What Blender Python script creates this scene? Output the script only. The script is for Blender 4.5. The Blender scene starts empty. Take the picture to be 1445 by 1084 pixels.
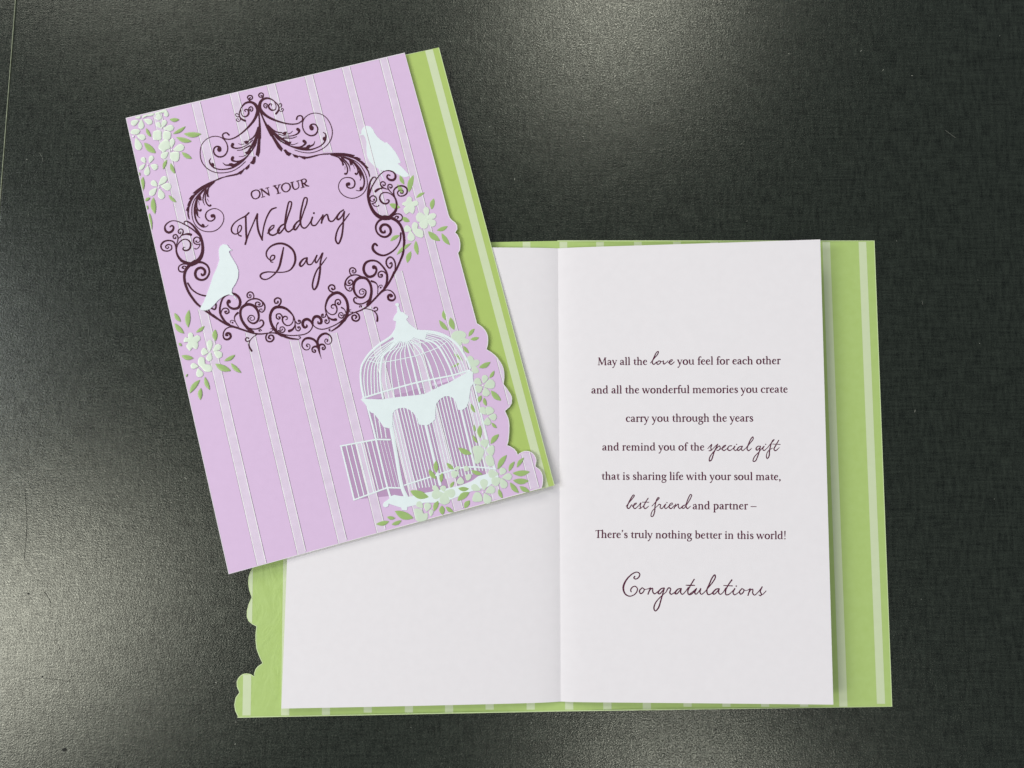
import bpy, bmesh, math, random
import numpy as np
from mathutils import Vector
from mathutils.geometry import delaunay_2d_cdt
random.seed(7)
R = math.radians
sc = bpy.context.scene
col = sc.collection

# ------------------------------------------------------------------ camera
PITCH = R(4.2); FPX = 1086.0; DIST = 0.326
cd = bpy.data.cameras.new('camera'); cam = bpy.data.objects.new('camera', cd); col.objects.link(cam)
cam.location = (0, -DIST*math.sin(PITCH), DIST*math.cos(PITCH))
cam.rotation_euler = (PITCH, 0, 0)
cd.sensor_width = 36; cd.lens = 36*FPX/1445; cd.clip_start = 0.01; cd.clip_end = 50
sc.camera = cam

# ------------------------------------------------------------------ room light
w = bpy.data.worlds.new('World'); sc.world = w; w.use_nodes = True
bg = w.node_tree.nodes['Background']
bg.inputs[0].default_value = (0.74, 0.80, 0.98, 1); bg.inputs[1].default_value = 0.23
sc.view_settings.view_transform = 'Standard'; sc.view_settings.look = 'None'
sc.view_settings.exposure = 0; sc.view_settings.gamma = 1

def lamp(name, loc, size, sy, power, colr, aim=(0, 0, 0)):
    ld = bpy.data.lights.new(name, 'AREA'); ld.shape = 'RECTANGLE'
    ld.size = size; ld.size_y = sy; ld.energy = power; ld.color = colr
    o = bpy.data.objects.new(name, ld); col.objects.link(o); o.location = loc
    o.rotation_euler = (Vector(loc)-Vector(aim)).to_track_quat('Z', 'Y').to_euler()
    return o
WARM = (1.0, 0.97, 0.90)
LAMPS = [
    ('ceiling_lamp', (-1.78, -0.66, 1.9), 0.52, 1.20, 25.0, WARM),
    ('ceiling_lamp', (-1.45, 2.50, 1.9), 1.40, 1.20, 40.0, WARM),
    ('ceiling_lamp', (0.31, 1.36, 1.9), 0.27, 0.30, 6.4, WARM),
    ('ceiling_lamp', (0.47, -1.04, 1.9), 0.20, 0.36, 4.6, WARM),
    ('added_side_light', (-2.10, 0.22, 1.50), 0.40, 0.80, 17.0, (0.90, 0.93, 1.0)),  # added cool light from the left for relief and shadow, no window known
]
for a in LAMPS: lamp(*a)

# ------------------------------------------------------------------ measuring helpers
cP, sP = math.cos(PITCH), math.sin(PITCH)
CP = (0.0, -DIST*sP, DIST*cP)
def plane0(x, y): return 0.0
def U(px, py, zf=plane0, lift=0.0):
    """where a point measured on the photograph lies on the surface z = zf(x, y)"""
    dx = (px-722.5)/FPX; dy0 = -(py-542.0)/FPX
    dy = dy0*cP+sP; dz = dy0*sP-cP
    z = 0.0
    for _ in range(5):
        t = (z-CP[2])/dz; x = CP[0]+t*dx; y = CP[1]+t*dy; z = zf(x, y)
    return (x, y, z+lift)
PX = 0.0003          # one photo pixel on the table, metres
K = 12.0417
def cr(ox, oy, pts, k=K):
    """points read off an enlarged detail whose corner is (ox, oy)"""
    return [(ox+p[0]/k, oy+p[1]/k)+((p[2]/k,) if len(p) > 2 else ()) for p in pts]

# ------------------------------------------------------------------ materials
def nmat(name):
    m = bpy.data.materials.new(name); m.use_nodes = True
    nt = m.node_tree; return m, nt, nt.nodes['Principled BSDF']
def noise(nt, scale, detail=3, rough=0.5, stretch=None, dist=0.0):
    tc = nt.nodes.new('ShaderNodeTexCoord'); n = nt.nodes.new('ShaderNodeTexNoise')
    n.inputs['Scale'].default_value = scale; n.inputs['Detail'].default_value = detail
    n.inputs['Roughness'].default_value = rough; n.inputs['Distortion'].default_value = dist
    if stretch:
        mp = nt.nodes.new('ShaderNodeMapping'); mp.inputs['Scale'].default_value = stretch
        nt.links.new(tc.outputs['Object'], mp.inputs[0]); nt.links.new(mp.outputs[0], n.inputs[0])
    else: nt.links.new(tc.outputs['Object'], n.inputs[0])
    return n.outputs['Fac']
def mixc(nt, fac, a, b):
    r = nt.nodes.new('ShaderNodeValToRGB'); nt.links.new(fac, r.inputs[0])
    r.color_ramp.elements[0].position = 0.3; r.color_ramp.elements[1].position = 0.7
    r.color_ramp.elements[0].color = (*a, 1); r.color_ramp.elements[1].color = (*b, 1)
    return r.outputs[0]
def bump(nt, p, h, strength, dist, prev=None):
    b = nt.nodes.new('ShaderNodeBump'); b.inputs['Strength'].default_value = strength
    b.inputs['Distance'].default_value = dist; nt.links.new(h, b.inputs['Height'])
    if prev: nt.links.new(prev, b.inputs['Normal'])
    nt.links.new(b.outputs[0], p.inputs['Normal']); return b.outputs[0]
def paper(name, c, rough=0.6, var=0.015, spec=0.3, fib=0.10, bs=900, coat=0):
    m, nt, p = nmat(name)
    f = noise(nt, 260, 4, 0.6)
    a = tuple(max(0, v*(1-var)) for v in c); b = tuple(min(1, v*(1+var)) for v in c)
    nt.links.new(mixc(nt, f, a, b), p.inputs['Base Color'])
    p.inputs['Roughness'].default_value = rough; p.inputs['Specular IOR Level'].default_value = spec
    if coat: p.inputs['Coat Weight'].default_value = coat; p.inputs['Coat Roughness'].default_value = 0.25
    bump(nt, p, noise(nt, bs, 4, 0.6), fib, 0.00006)
    return m
M = {}
M['lilac'] = paper('lilac_card', (0.745, 0.55, 0.775), 0.5)
M['tint'] = paper('mauve_print', (0.52, 0.335, 0.53), 0.5)
M['tint2'] = paper('pale_mauve_print', (0.60, 0.42, 0.62), 0.5)
M['pale'] = paper('pale_lilac_varnish', (0.765, 0.645, 0.79), 0.35, 0.05, 0.5, 0.5, 2200)
M['green'] = paper('green_card', (0.455, 0.61, 0.16), 0.5)
M['green2'] = paper('soft_green_card', (0.43, 0.60, 0.20), 0.5)
M['gpale'] = paper('pale_green_print', (0.66, 0.76, 0.48), 0.5)
M['white'] = paper('white_insert_paper', (0.875, 0.85, 0.86), 0.65, 0.012, 0.2, 0.2, 700)
M['core'] = paper('white_cut_paper_edge', (0.86, 0.82, 0.86), 0.6, 0.01)
M['core_g'] = paper('cut_paper_edge_green', (0.66, 0.80, 0.42), 0.6, 0.01)
M['dove'] = paper('white_embossed_print', (0.83, 0.93, 0.92), 0.4, 0.02)
M['petal'] = paper('mint_petal_print', (0.77, 0.88, 0.72), 0.32, 0.03, 0.5)
M['petal2'] = paper('greyed_mint_petal_print', (0.68, 0.81, 0.63), 0.32, 0.03, 0.5)
M['leaf'] = paper('leaf_green_print', (0.36, 0.53, 0.18), 0.34, 0.05, 0.5)
M['foil'] = paper('dark_plum_foil', (0.062, 0.008, 0.022), 0.5, 0.1, 0.25)
M['ink'] = paper('dark_plum_ink', (0.095, 0.012, 0.040), 0.55, 0.1, 0.3)
M['glint'] = paper('glitter_and_painted_glint', (0.97, 0.95, 0.95), 0.3, 0.1, 0.6)  # white glitter lines and flower dots; ridge glint is put into the colour
M['ridge_shade'] = paper('painted_ridge_shade', (0.26, 0.19, 0.27), 0.5, 0.3, 0.3, 0.5, 3000)  # dark line beside the stripes, the embossed ridge's shade put into its colour

# green inside of the open cover shows the faint back of the embossing
m, nt, p = nmat('green_card_embossed'); M['green_emb'] = m
nt.links.new(mixc(nt, noise(nt, 260, 4, 0.6), (0.45, 0.615, 0.19), (0.475, 0.645, 0.215)), p.inputs['Base Color'])
p.inputs['Roughness'].default_value = 0.5; p.inputs['Specular IOR Level'].default_value = 0.3
b1 = bump(nt, p, noise(nt, 900, 4, 0.6), 0.25, 0.00006)
tc = nt.nodes.new('ShaderNodeTexCoord'); sx = nt.nodes.new('ShaderNodeSeparateXYZ'); nt.links.new(tc.outputs['Object'], sx.inputs[0])
mr = nt.nodes.new('ShaderNodeMapRange'); mr.inputs[1].default_value = -0.088; mr.inputs[2].default_value = -0.096; nt.links.new(sx.outputs[0], mr.inputs[0])
ml = nt.nodes.new('ShaderNodeMath'); ml.operation = 'MULTIPLY'; nt.links.new(mr.outputs[0], ml.inputs[0]); nt.links.new(noise(nt, 95, 3, 0.55, (1.6, 0.8, 1), 1.8), ml.inputs[1])
bump(nt, p, ml.outputs[0], 0.5, 0.0006, b1)

# dark laminate table: fine pebbled gloss, faint woven streaks
m, nt, p = nmat('dark_laminate'); M['table'] = m
fa = noise(nt, 70, 6, 0.8, (1, 14, 1)); fb = noise(nt, 130, 5, 0.7, (5, 1, 1)); fc = noise(nt, 2200, 2, 0.6)
ad = nt.nodes.new('ShaderNodeMath'); ad.operation = 'ADD'; nt.links.new(fa, ad.inputs[0]); nt.links.new(fb, ad.inputs[1])
ad2 = nt.nodes.new('ShaderNodeMath'); ad2.operation = 'ADD'; nt.links.new(ad.outputs[0], ad2.inputs[0]); nt.links.new(fc, ad2.inputs[1])
mu = nt.nodes.new('ShaderNodeMath'); mu.operation = 'MULTIPLY'; mu.inputs[1].default_value = 1/3; nt.links.new(ad2.outputs[0], mu.inputs[0])
rp = nt.nodes.new('ShaderNodeValToRGB'); nt.links.new(mu.outputs[0], rp.inputs[0])
rp.color_ramp.elements[0].position = 0.40; rp.color_ramp.elements[0].color = (0.001, 0.0025, 0.001, 1)
rp.color_ramp.elements[1].position = 0.62; rp.color_ramp.elements[1].color = (0.025, 0.034, 0.022, 1)
nt.links.new(rp.outputs[0], p.inputs['Base Color'])
rm = nt.nodes.new('ShaderNodeMapRange'); nt.links.new(noise(nt, 1500, 2, 0.6), rm.inputs[0])
rm.inputs[1].default_value = 0.36; rm.inputs[2].default_value = 0.64; rm.inputs[3].default_value = 0.15; rm.inputs[4].default_value = 0.33; nt.links.new(rm.outputs[0], p.inputs['Roughness'])
sm = nt.nodes.new('ShaderNodeMapRange'); nt.links.new(mu.outputs[0], sm.inputs[0])
sm.inputs[1].default_value = 0.40; sm.inputs[2].default_value = 0.60; sm.inputs[3].default_value = 0.46; sm.inputs[4].default_value = 0.90; nt.links.new(sm.outputs[0], p.inputs['Specular IOR Level'])
p.inputs['Specular Tint'].default_value = (0.98, 1.0, 0.89, 1)
b1 = bump(nt, p, noise(nt, 1450, 3, 0.6), 0.85, 0.00009)
bump(nt, p, noise(nt, 420, 2, 0.5), 0.2, 0.0001, b1)

# ------------------------------------------------------------------ mesh helpers
def link(name, me, mats, parent=None, smooth=False, **props):
    o = bpy.data.objects.new(name, me); col.objects.link(o)
    for mm in (mats if isinstance(mats, (list, tuple)) else [mats]): me.materials.append(mm)
    if smooth: me.polygons.foreach_set('use_smooth', [True]*len(me.polygons))
    if parent: o.parent = parent
    for k, v in props.items(): o[k] = v
    return o
def thing(name, label, cat, group=None):
    o = bpy.data.objects.new(name, None); col.objects.link(o); o.empty_display_size = 0.02
    o['label'] = label; o['category'] = cat
    if group: o['group'] = group
    return o
class MB:
    def __init__(s): s.v = []; s.f = []; s.m = []; s.n = 0
    def add(s, v, f, mi=0):
        k = len(s.v); s.v += v; s.f += [tuple(i+k for i in q) for q in f]; s.m += [mi]*len(f)
    def build(s, name, mats, parent=None, smooth=False, **props):
        me = bpy.data.meshes.new(name); me.from_pydata(s.v, [], s.f)
        me.polygons.foreach_set('material_index', s.m); me.update()
        return link(name, me, mats, parent, smooth, **props)

def spline(pts, n=5, closed=False):
    P = [tuple(p) for p in pts]
    if len(P) == 2 and not closed: return [tuple(P[0][k]+(P[1][k]-P[0][k])*t/n for k in range(len(P[0]))) for t in range(n+1)]
    N = len(P); out = []
    rng = range(N) if closed else range(N-1)
    for i in rng:
        p1, p2 = P[i], P[(i+1) % N]
        if closed: p0, p3 = P[i-1], P[(i+2) % N]
        else:
            p0 = P[i-1] if i > 0 else tuple(2*a-b for a, b in zip(p1, p2))
            p3 = P[i+2] if i+2 < N else tuple(2*b-a for a, b in zip(p1, p2))
        # centripetal knots keep tight curls round
        def kn(a, b): return max(1e-4, math.hypot(a[0]-b[0], a[1]-b[1])**0.5)
        t0 = 0; t1 = kn(p0, p1); t2 = t1+kn(p1, p2); t3 = t2+kn(p2, p3)
        for j in range(n):
            t = t1+(t2-t1)*j/n; q = []
            for k in range(len(p1)):
                a1 = (t1-t)/(t1-t0)*p0[k]+(t-t0)/(t1-t0)*p1[k]
                a2 = (t2-t)/(t2-t1)*p1[k]+(t-t1)/(t2-t1)*p2[k]
                a3 = (t3-t)/(t3-t2)*p2[k]+(t-t2)/(t3-t2)*p3[k]
                c1 = (t2-t)/(t2-t0)*a1+(t-t0)/(t2-t0)*a2
                c2 = (t3-t)/(t3-t1)*a2+(t-t1)/(t3-t1)*a3
                q.append((t2-t)/(t2-t1)*c1+(t-t1)/(t2-t1)*c2)
            out.append(tuple(q))
    if not closed: out.append(P[-1])
    return out

def ribbon(mb, pts, zf, lift, dome=0.0, n=5, mi=0, smooth=True, grow=1.0):
    """a printed or foiled line of changing width; pts (px, py, width px)"""
    S = spline(pts, n) if smooth else pts
    Q = [S[0]]
    for p in S[1:]:
        if math.hypot(p[0]-Q[-1][0], p[1]-Q[-1][1]) > 0.05: Q.append(p)
    if len(Q) < 2: return
    k = mb.n % 9; mb.n += 1
    V = []; F = []
    def row(x, y, nx, ny, hw, t):
        L = lift+k*2.2e-6+t*3e-6
        c = len(V)
        V.append(U(x-nx*hw, y-ny*hw, zf, L)); V.append(U(x, y, zf, L+dome*min(1, hw*2/3))); V.append(U(x+nx*hw, y+ny*hw, zf, L))
        if c: F.append((c-3, c-2, c+1, c)); F.append((c-2, c-1, c+2, c+1))
    for i, p in enumerate(Q):
        a = Q[max(0, i-1)]; b = Q[min(len(Q)-1, i+1)]
        tx, ty = b[0]-a[0], b[1]-a[1]; l = math.hypot(tx, ty) or 1; tx /= l; ty /= l
        hw = max(0.08, p[2]*0.5)*grow; t = i/len(Q)
        if i == 0:
            row(p[0]-tx*hw*.85, p[1]-ty*hw*.85, -ty, tx, hw*.45, t); row(p[0]-tx*hw*.45, p[1]-ty*hw*.45, -ty, tx, hw*.86, t)
        row(p[0], p[1], -ty, tx, hw, t)
        if i == len(Q)-1:
            row(p[0]+tx*hw*.45, p[1]+ty*hw*.45, -ty, tx, hw*.86, t); row(p[0]+tx*hw*.85, p[1]+ty*hw*.85, -ty, tx, hw*.45, t)
    # photo y runs down, so the rows come out wound upwards-facing already for +z
    mb.add(V, [f[::-1] for f in F], mi)

def area(p): return sum(p[i-1][0]*p[i][1]-p[i][0]*p[i-1][1] for i in range(len(p)))
def plate(mb, poly, zf, lift, h=0.0, mi=0):
    """flat raised piece with side walls"""
    if area(poly) > 0: poly = poly[::-1]
    k = mb.n % 9; mb.n += 1; L = lift+h+k*2e-6
    n = len(poly); top = [U(x, y, zf, L) for x, y in poly]
    F = [tuple(range(n))]
    if h > 0:
        lo = [U(x, y, zf, lift*0.2) for x, y in poly]
        top = top+lo; F += [((i+1) % n, i, n+i, n+(i+1) % n) for i in range(n)]
    mb.add(top, F, mi)
def pillow(mb, poly, zf, lift, h, mi=0):
    """softly domed embossed piece"""
    poly = [(max(x, 178.9+(y-167)*0.2255), max(y, 167.9-(x-178)*0.2341)) for x, y in poly]
    if area(poly) > 0: poly = poly[::-1]
    n = len(poly); cx = sum(p[0] for p in poly)/n; cy = sum(p[1] for p in poly)/n
    k = mb.n % 9; mb.n += 1; L = lift+k*4e-6
    V = []; rings = [(1.0, 0), (0.93, .5), (0.80, .9), (0.45, 1.0)]
    for s, a in rings: V += [U(cx+(x-cx)*s, cy+(y-cy)*s, zf, L+h*a) for x, y in poly]
    V.append(U(cx, cy, zf, L+h*1.02)); F = []
    for r in range(len(rings)-1):
        for i in range(n):
            j = (i+1) % n; F.append((r*n+i, r*n+j, (r+1)*n+j, (r+1)*n+i))
    c = len(V)-1; r = (len(rings)-1)*n
    F += [(r+i, r+(i+1) % n, c) for i in range(n)]
    mb.add(V, F, mi)
def leafshape(x0, y0, x1, y1, w, rnd=False, n=9):
    dx, dy = x1-x0, y1-y0; l = math.hypot(dx, dy); tx, ty = dx/l, dy/l; a = []; b = []
    for i in range(n+1):
        t = i/n
        if rnd: s = math.sin(math.pi*min(1, t**1.25))**0.55*(0.55+0.45*t)*1.05 if 0 < t < 1 else 0
        else: s = math.sin(math.pi*t)**0.85
        bend = 0.0 if rnd else 0.05*l*math.sin(math.pi*t)
        cx, cy = x0+dx*t-ty*bend, y0+dy*t+tx*bend; hw = w*0.5*s
        a.append((cx-ty*hw, cy+tx*hw)); b.append((cx+ty*hw, cy-tx*hw))
    P = a+b[-2:0:-1]
    return P

def inside(p, poly):
    x, y = p; c = False; n = len(poly); j = n-1
    for i in range(n):
        if (poly[i][1] > y) != (poly[j][1] > y) and x < (poly[j][0]-poly[i][0])*(y-poly[i][1])/(poly[j][1]-poly[i][1])+poly[i][0]: c = not c
        j = i
    return c
def sheet(name, outline, zf, step, mats, parent, lift=0.0, thick=0.0003):
    """a cut sheet of card following the surface zf, outline in photo px"""
    dense = []
    for i in range(len(outline)):
        a, b = outline[i-1], outline[i]; l = math.hypot(a[0]-b[0], a[1]-b[1]); k = max(1, int(l/9)) if step else 1
        dense += [(a[0]+(b[0]-a[0])*j/k, a[1]+(b[1]-a[1])*j/k) for j in range(k)]
    outline = dense
    W = [Vector(U(x, y, zf)[:2]) for x, y in outline]
    if sum(W[i-1].cross(W[i]) for i in range(len(W))) < 0: W = W[::-1]
    n = len(W); pts = list(W); wp = [tuple(q) for q in W]
    xs = [q.x for q in W]; ys = [q.y for q in W]
    if step:
        x = min(xs)+step/2
        while x < max(xs):
            y = min(ys)+step/2
            while y < max(ys):
                if inside((x, y), wp) and min((Vector((x, y))-q).length for q in W) > step*0.3: pts.append(Vector((x, y)))
                y += step*3
            x += step
    v, e, f, *_ = delaunay_2d_cdt(pts, [(i, (i+1) % n) for i in range(n)], [], 0, 1e-7)
    F = []
    for q in f:
        c = sum((v[i] for i in q), Vector((0, 0)))/len(q)
        if inside(tuple(c), wp):
            if (v[q[1]]-v[q[0]]).cross(v[q[2]]-v[q[0]]) < 0: q = q[::-1]
            F.append(tuple(q))
    me = bpy.data.meshes.new(name); me.from_pydata([(p.x, p.y, zf(p.x, p.y)+lift) for p in v], [], F); me.update()
    o = link(name, me, mats, parent)
    s = o.modifiers.new('thickness', 'SOLIDIFY'); s.thickness = thick; s.offset = -1
    if len(mats) > 1: s.material_offset_rim = 1
    return o

def clip_strip(make, outline, top, bot, zf, lift, rows=260, mi=0, edges=None, hole=None):
    """stripe between px lines, clipped by an outline: top/bot = (xl, xr, y)"""
    runs = []; cur = []
    y0, y1 = min(top[2], bot[2])-16, max(top[2], bot[2])+16
    for i in range(rows+1):
        y = y0+(y1-y0)*i/rows; t = (y-top[2])/(bot[2]-top[2])
        xl = top[0]+(bot[0]-top[0])*t; xr = top[1]+(bot[1]-top[1])*t
        xs = []
        n = len(outline)
        for j in range(n):
            a, b = outline[j-1], outline[j]
            if (a[1] > y) != (b[1] > y): xs.append(a[0]+(b[0]-a[0])*(y-a[1])/(b[1]-a[1]))
        xs.sort(); got = None
        if hole and inside(((xl+xr)/2, y), hole): xs = []
        for a, b in zip(xs[::2], xs[1::2]):
            l, r = max(xl, a+0.3), min(xr, b-0.3)
            if r-l > 0.15: got = (l, r, y, l <= xl+1e-6, r >= xr-1e-6); break
        if got: cur.append(got)
        elif cur: runs.append(cur); cur = []
    if cur: runs.append(cur)
    for run in runs:
        if len(run) < 4: continue
        V = []; mb = MB()
        for l, r, y, _, _ in run: V += [U(l, y, zf, lift), U(r, y, zf, lift)]
        mb.add(V, [(2*i+2, 2*i+3, 2*i+1, 2*i) for i in range(len(run)-1)], mi)
        if edges:
            for side, wd, off, e_mi, lf in edges:
                seg = [((r if side else l)+off, y, wd) for l, r, y, a, b in run if (b if side else a)]
                if len(seg) > 3: ribbon(mb, seg[::3]+[seg[-1]], zf, lf, 0, smooth=False, mi=e_mi)
        make(mb)

# ------------------------------------------------------------------ surfaces
xf0 = U(787, 345)[0:2]; xf1 = U(791, 1000)[0:2]
def fold_u(x, y): return x-(xf0[0]+(xf1[0]-xf0[0])*(y-xf0[1])/(xf1[1]-xf0[1]))
def z_cover(x, y): return 0.0004+0.0010*math.exp(-(fold_u(x, y)/0.020)**2)
def z_insert(x, y):
    u = fold_u(x, y)
    b = 0.0031+0.0068*(max(0, u)/0.117)**1.35 if u > 0 else 0.0031+0.0003*min(1.3, -u/0.117)
    b += 0.0004*math.sin(min(1, abs(u)/0.117)*math.pi)
    return b-0.0010*math.exp(-abs(u)/0.005)
c00 = Vector(U(178, 167)[:2]); c10 = Vector(U(619, 67)[:2]); c01 = Vector(U(323, 810)[:2])
eu = c10-c00; ev = c01-c00
def card_uv(x, y):
    d = Vector((x, y))-c00; det = eu.x*ev.y-eu.y*ev.x
    return (d.x*ev.y-d.y*ev.x)/det, (eu.x*d.y-eu.y*d.x)/det
def z_back(x, y):
    u, v = card_uv(x, y); return 0.0014+0.0022*v+0.0014*u
def z_front(x, y):
    u, v = card_uv(x, y); return z_back(x, y)+0.0007+0.0007*u

# ------------------------------------------------------------------ table
def bevel_slab(name, poly, z0, z1, bev, mats):
    n = len(poly); V = []; F = []
    cx = sum(p[0] for p in poly)/n; cy = sum(p[1] for p in poly)/n
    V += [(x, y, z0) for x, y in poly]
    steps = 4
    for s in range(steps+1):
        a = s/steps*math.pi/2; ins = bev*(1-math.cos(a)); z = z1-bev+bev*math.sin(a)
        V += [(x+(ins if x < cx else -ins), y+(ins if y < cy else -ins), z) for x, y in poly]
    for r in range(steps+1): F += [(r*n+i, r*n+(i+1) % n, (r+1)*n+(i+1) % n, (r+1)*n+i) for i in range(n)]
    F.append(tuple((steps+1)*n+i for i in range(n))); F.append(tuple(range(n))[::-1])
    mb = MB(); mb.add(V, F); return mb.build(name, mats, kind='structure')
ea = U(24, -20); eb = U(0.5, 285)
ex = lambda y: ea[0]+(eb[0]-ea[0])*(y-ea[1])/(eb[1]-ea[1])
G = 0.0006
bevel_slab('table', [(ex(-0.9), -0.9), (1.5, -0.9), (1.5, 0.9), (ex(0.9), 0.9)], -0.028, 0.0, 0.0007, M['table'])
bevel_slab('table_extension', [(-1.6, -0.9), (ex(-0.9)-G, -0.9), (ex(0.9)-G, 0.9), (-1.6, 0.9)], -0.028, -0.0012, 0.0005, M['table'])

strip = MB(); yy = 0.9
strip.add([(ex(-yy)-G+.0001, -yy, -.028), (ex(-yy)-.0001, -yy, -.028), (ex(yy)-.0001, yy, -.028), (ex(yy)-G+.0001, yy, -.028), (ex(-yy)-G+.0001, -yy, -.0002), (ex(-yy)-.0001, -yy, .0001), (ex(yy)-.0001, yy, .0001), (ex(yy)-G+.0001, yy, -.0002)],
          [(0, 3, 2, 1), (4, 5, 6, 7), (0, 1, 5, 4), (1, 2, 6, 5), (2, 3, 7, 6), (3, 0, 4, 7)])
strip.build('table_edge_glint', paper('painted_edge_glint', (0.36, 0.40, 0.27), 0.4, 0.3), kind='structure')  # pale strip in the seam; the table edge's glint is put into its colour
# dust and a few faint scratches on the table
mb = MB()
spots = [(262, 675, 3.2, -40, .8), (726, 253, 1.6, 80, .9), (691, 179, 1.5, 20, .7), (766, 165, 1.4, 10, .7), (1287, 107, 1.8, 0, .6), (1113, 76, 2, -30, .6),
         (1215, 72, 2.4, 40, .5), (1246, 99, 2.0, 50, .5), (305, 963, 1.6, 20, .9), (332, 1050, 1.5, 70, .8), (38, 225, 1.6, 0, .7), (305, 806, 1.3, 0, .7), (1291, 580, 3.2, 80, .5), (510, 339, 2, 30, .5), (137, 768, 1.5, 0, .8), (333, 1019, 1.4, 0, .8)]
for _ in range(70):
    spots.append((random.uniform(0, 1445), random.uniform(0, 1084), random.uniform(.5, 1.1), random.uniform(0, 180), .45))
for fib in [[(55, 215), (59, 221), (61, 228)], [(1334, 184), (1342, 190), (1349, 195)], [(1052, 118), (1055, 122)], [(1301, 424), (1302, 430)]]:
    ribbon(mb, [(x, y, .17) for x, y in fib], plane0, 0.00005, 0.00002)
for x, y, l, a, wd in spots:
    c, s = math.cos(R(a)), -math.sin(R(a)); ribbon(mb, [(x-c*l/2, y-s*l/2, wd), (x+c*l/2, y+s*l/2, wd*.8)], plane0, 0.00008, 0.00012, 3)
mb.build('dust', paper('pale_dust', (0.42, 0.43, 0.36), 0.8), kind='stuff', label='pale dust specks and lint on the dark table')
mb = MB()
for x, y, r in [(91, 1058, 3.6), (40, 838, 2.0), (255, 622, 1.4), (1010, 1030, 1.6), (60, 955, 1.5)]:
    plate(mb, spline([(x+r*(1+.25*math.sin(3*k+x))*math.cos(k*math.pi/4), y+r*.7*math.sin(k*math.pi/4)) for k in range(8)], 3, True), plane0, 0.00006)
for q in [[(27, 960), (60, 957), (100, 962)], [(35, 690), (38, 740), (34, 790)], [(62, 835), (68, 843), (72, 851)]]: ribbon(mb, [(x, y, .5) for x, y in q], plane0, 0.00005, 0)
mb.build('scuff_marks', paper('dark_scuff', (0.012, 0.013, 0.010), 0.7), kind='stuff', label='dark scuffs and nicks on the glossy table')

# ------------------------------------------------------------------ outlines (photo px)
FRONT = [(178, 167), (571, 75), (610.7, 220), (632.5, 303), (634.5, 308), (638.2, 311.8), (642, 314.5), (644.6, 318.5), (644.8, 323.6), (642, 328.2), (645.5, 332), (648, 337.5),
         (649.1, 344.6), (648.6, 352.9), (646, 357.3), (665.5, 430), (672.6, 456.6), (676.5, 459), (680.5, 462), (684, 465.8), (686.5, 470), (688.1, 475), (688.3, 480.5), (687.9, 486.5), (686.2, 493.2), (693, 497.5),
         (697.5, 501), (701.4, 505), (705, 510), (708, 514.9), (710, 520), (711, 525.5), (711.2, 533.2), (710.1, 542.3), (714.6, 548.1), (719.6, 555.6), (721.6, 559.5), (722.1, 563), (721.7, 568.9), (718.8, 573.9),
         (712.2, 580.0), (716.3, 589), (717.8, 594), (718.4, 600), (718.2, 610.6), (716.9, 623), (715.2, 628.6), (719.7, 630.3), (725.5, 634), (728.4, 637.6), (730.5, 642.4), (733, 640.3), (736.4, 638.5), (739.7, 637.2), (743.1, 636.9), (746.5, 637.3),
         (749.9, 638.8), (752.8, 641.2), (754.9, 644.3), (756.2, 648), (756.5, 651), (755.1, 658.2), (759.7, 661.5), (762, 664), (763.9, 667.3), (765.2, 671), (765.9, 675.5), (765.6, 681.5), (764.3, 688.6), (323, 810)]
BACK = [(178, 167), (619.5, 67), (782.5, 685), (323, 810)]
OPEN = [(430, 347), (787, 340), (1233.5, 340), (1258.5, 997), (795, 1003.3), (335, 1012.3), (336.2, 1010.8), (332.6, 1003.3), (331.2, 994.6), (333.1, 984.6), (338.4, 977.2), (334.9, 969), (334.6, 962.5), (336.4, 957.5), (339.9, 953.7), (343.5, 951.6),
        (347.6, 950.8), (353.6, 951.8), (358.9, 954.9), (359.3, 949.8), (361, 945), (364, 941), (370.9, 936), (367.6, 929), (364.8, 922.4), (362.4, 915), (361.3, 905), (361.2, 895), (362.4, 883.7), (356.1, 880.4), (351, 876),
        (348.8, 870), (349.1, 861.4), (352, 851.4), (355.8, 843.1), (352.4, 833), (350.9, 824), (351.3, 815), (353.6, 807.5), (357.8, 800.3), (364, 790), (372, 700), (380, 600), (396, 480), (410, 400)]

# ------------------------------------------------------------------ OPEN CARD
oc = thing('greeting_card', 'opened card showing its green striped inside and white insert with a printed plum verse', 'greeting card', 'two copies of one wedding card')
cov = sheet('cover', OPEN, z_cover, 0.003, [M['green_emb'], M['core_g']], oc)
for i, xb in enumerate([348, 402.5, 460, 519, 577, 633.7, 691, 749, 803.3, 857.2, 913, 970.5, 1025.3, 1080, 1135, 1190.4, 1243.7]):
    xt = 25.4+0.958*xb
    clip_strip(lambda mb: mb.build('stripe', M['gpale'], cov), OPEN, (xt-5.4, xt+5.4, 341), (xb-5.8, xb+5.8, 1006), z_cover, 0.00003, rows=170)
mb = MB()
ribbon(mb, [(x, y, 1.3) for x, y in OPEN[1:41]], z_cover, 0.00005, 0, smooth=False)
mb.build('cut_edge', M['core_g'], cov)

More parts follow.
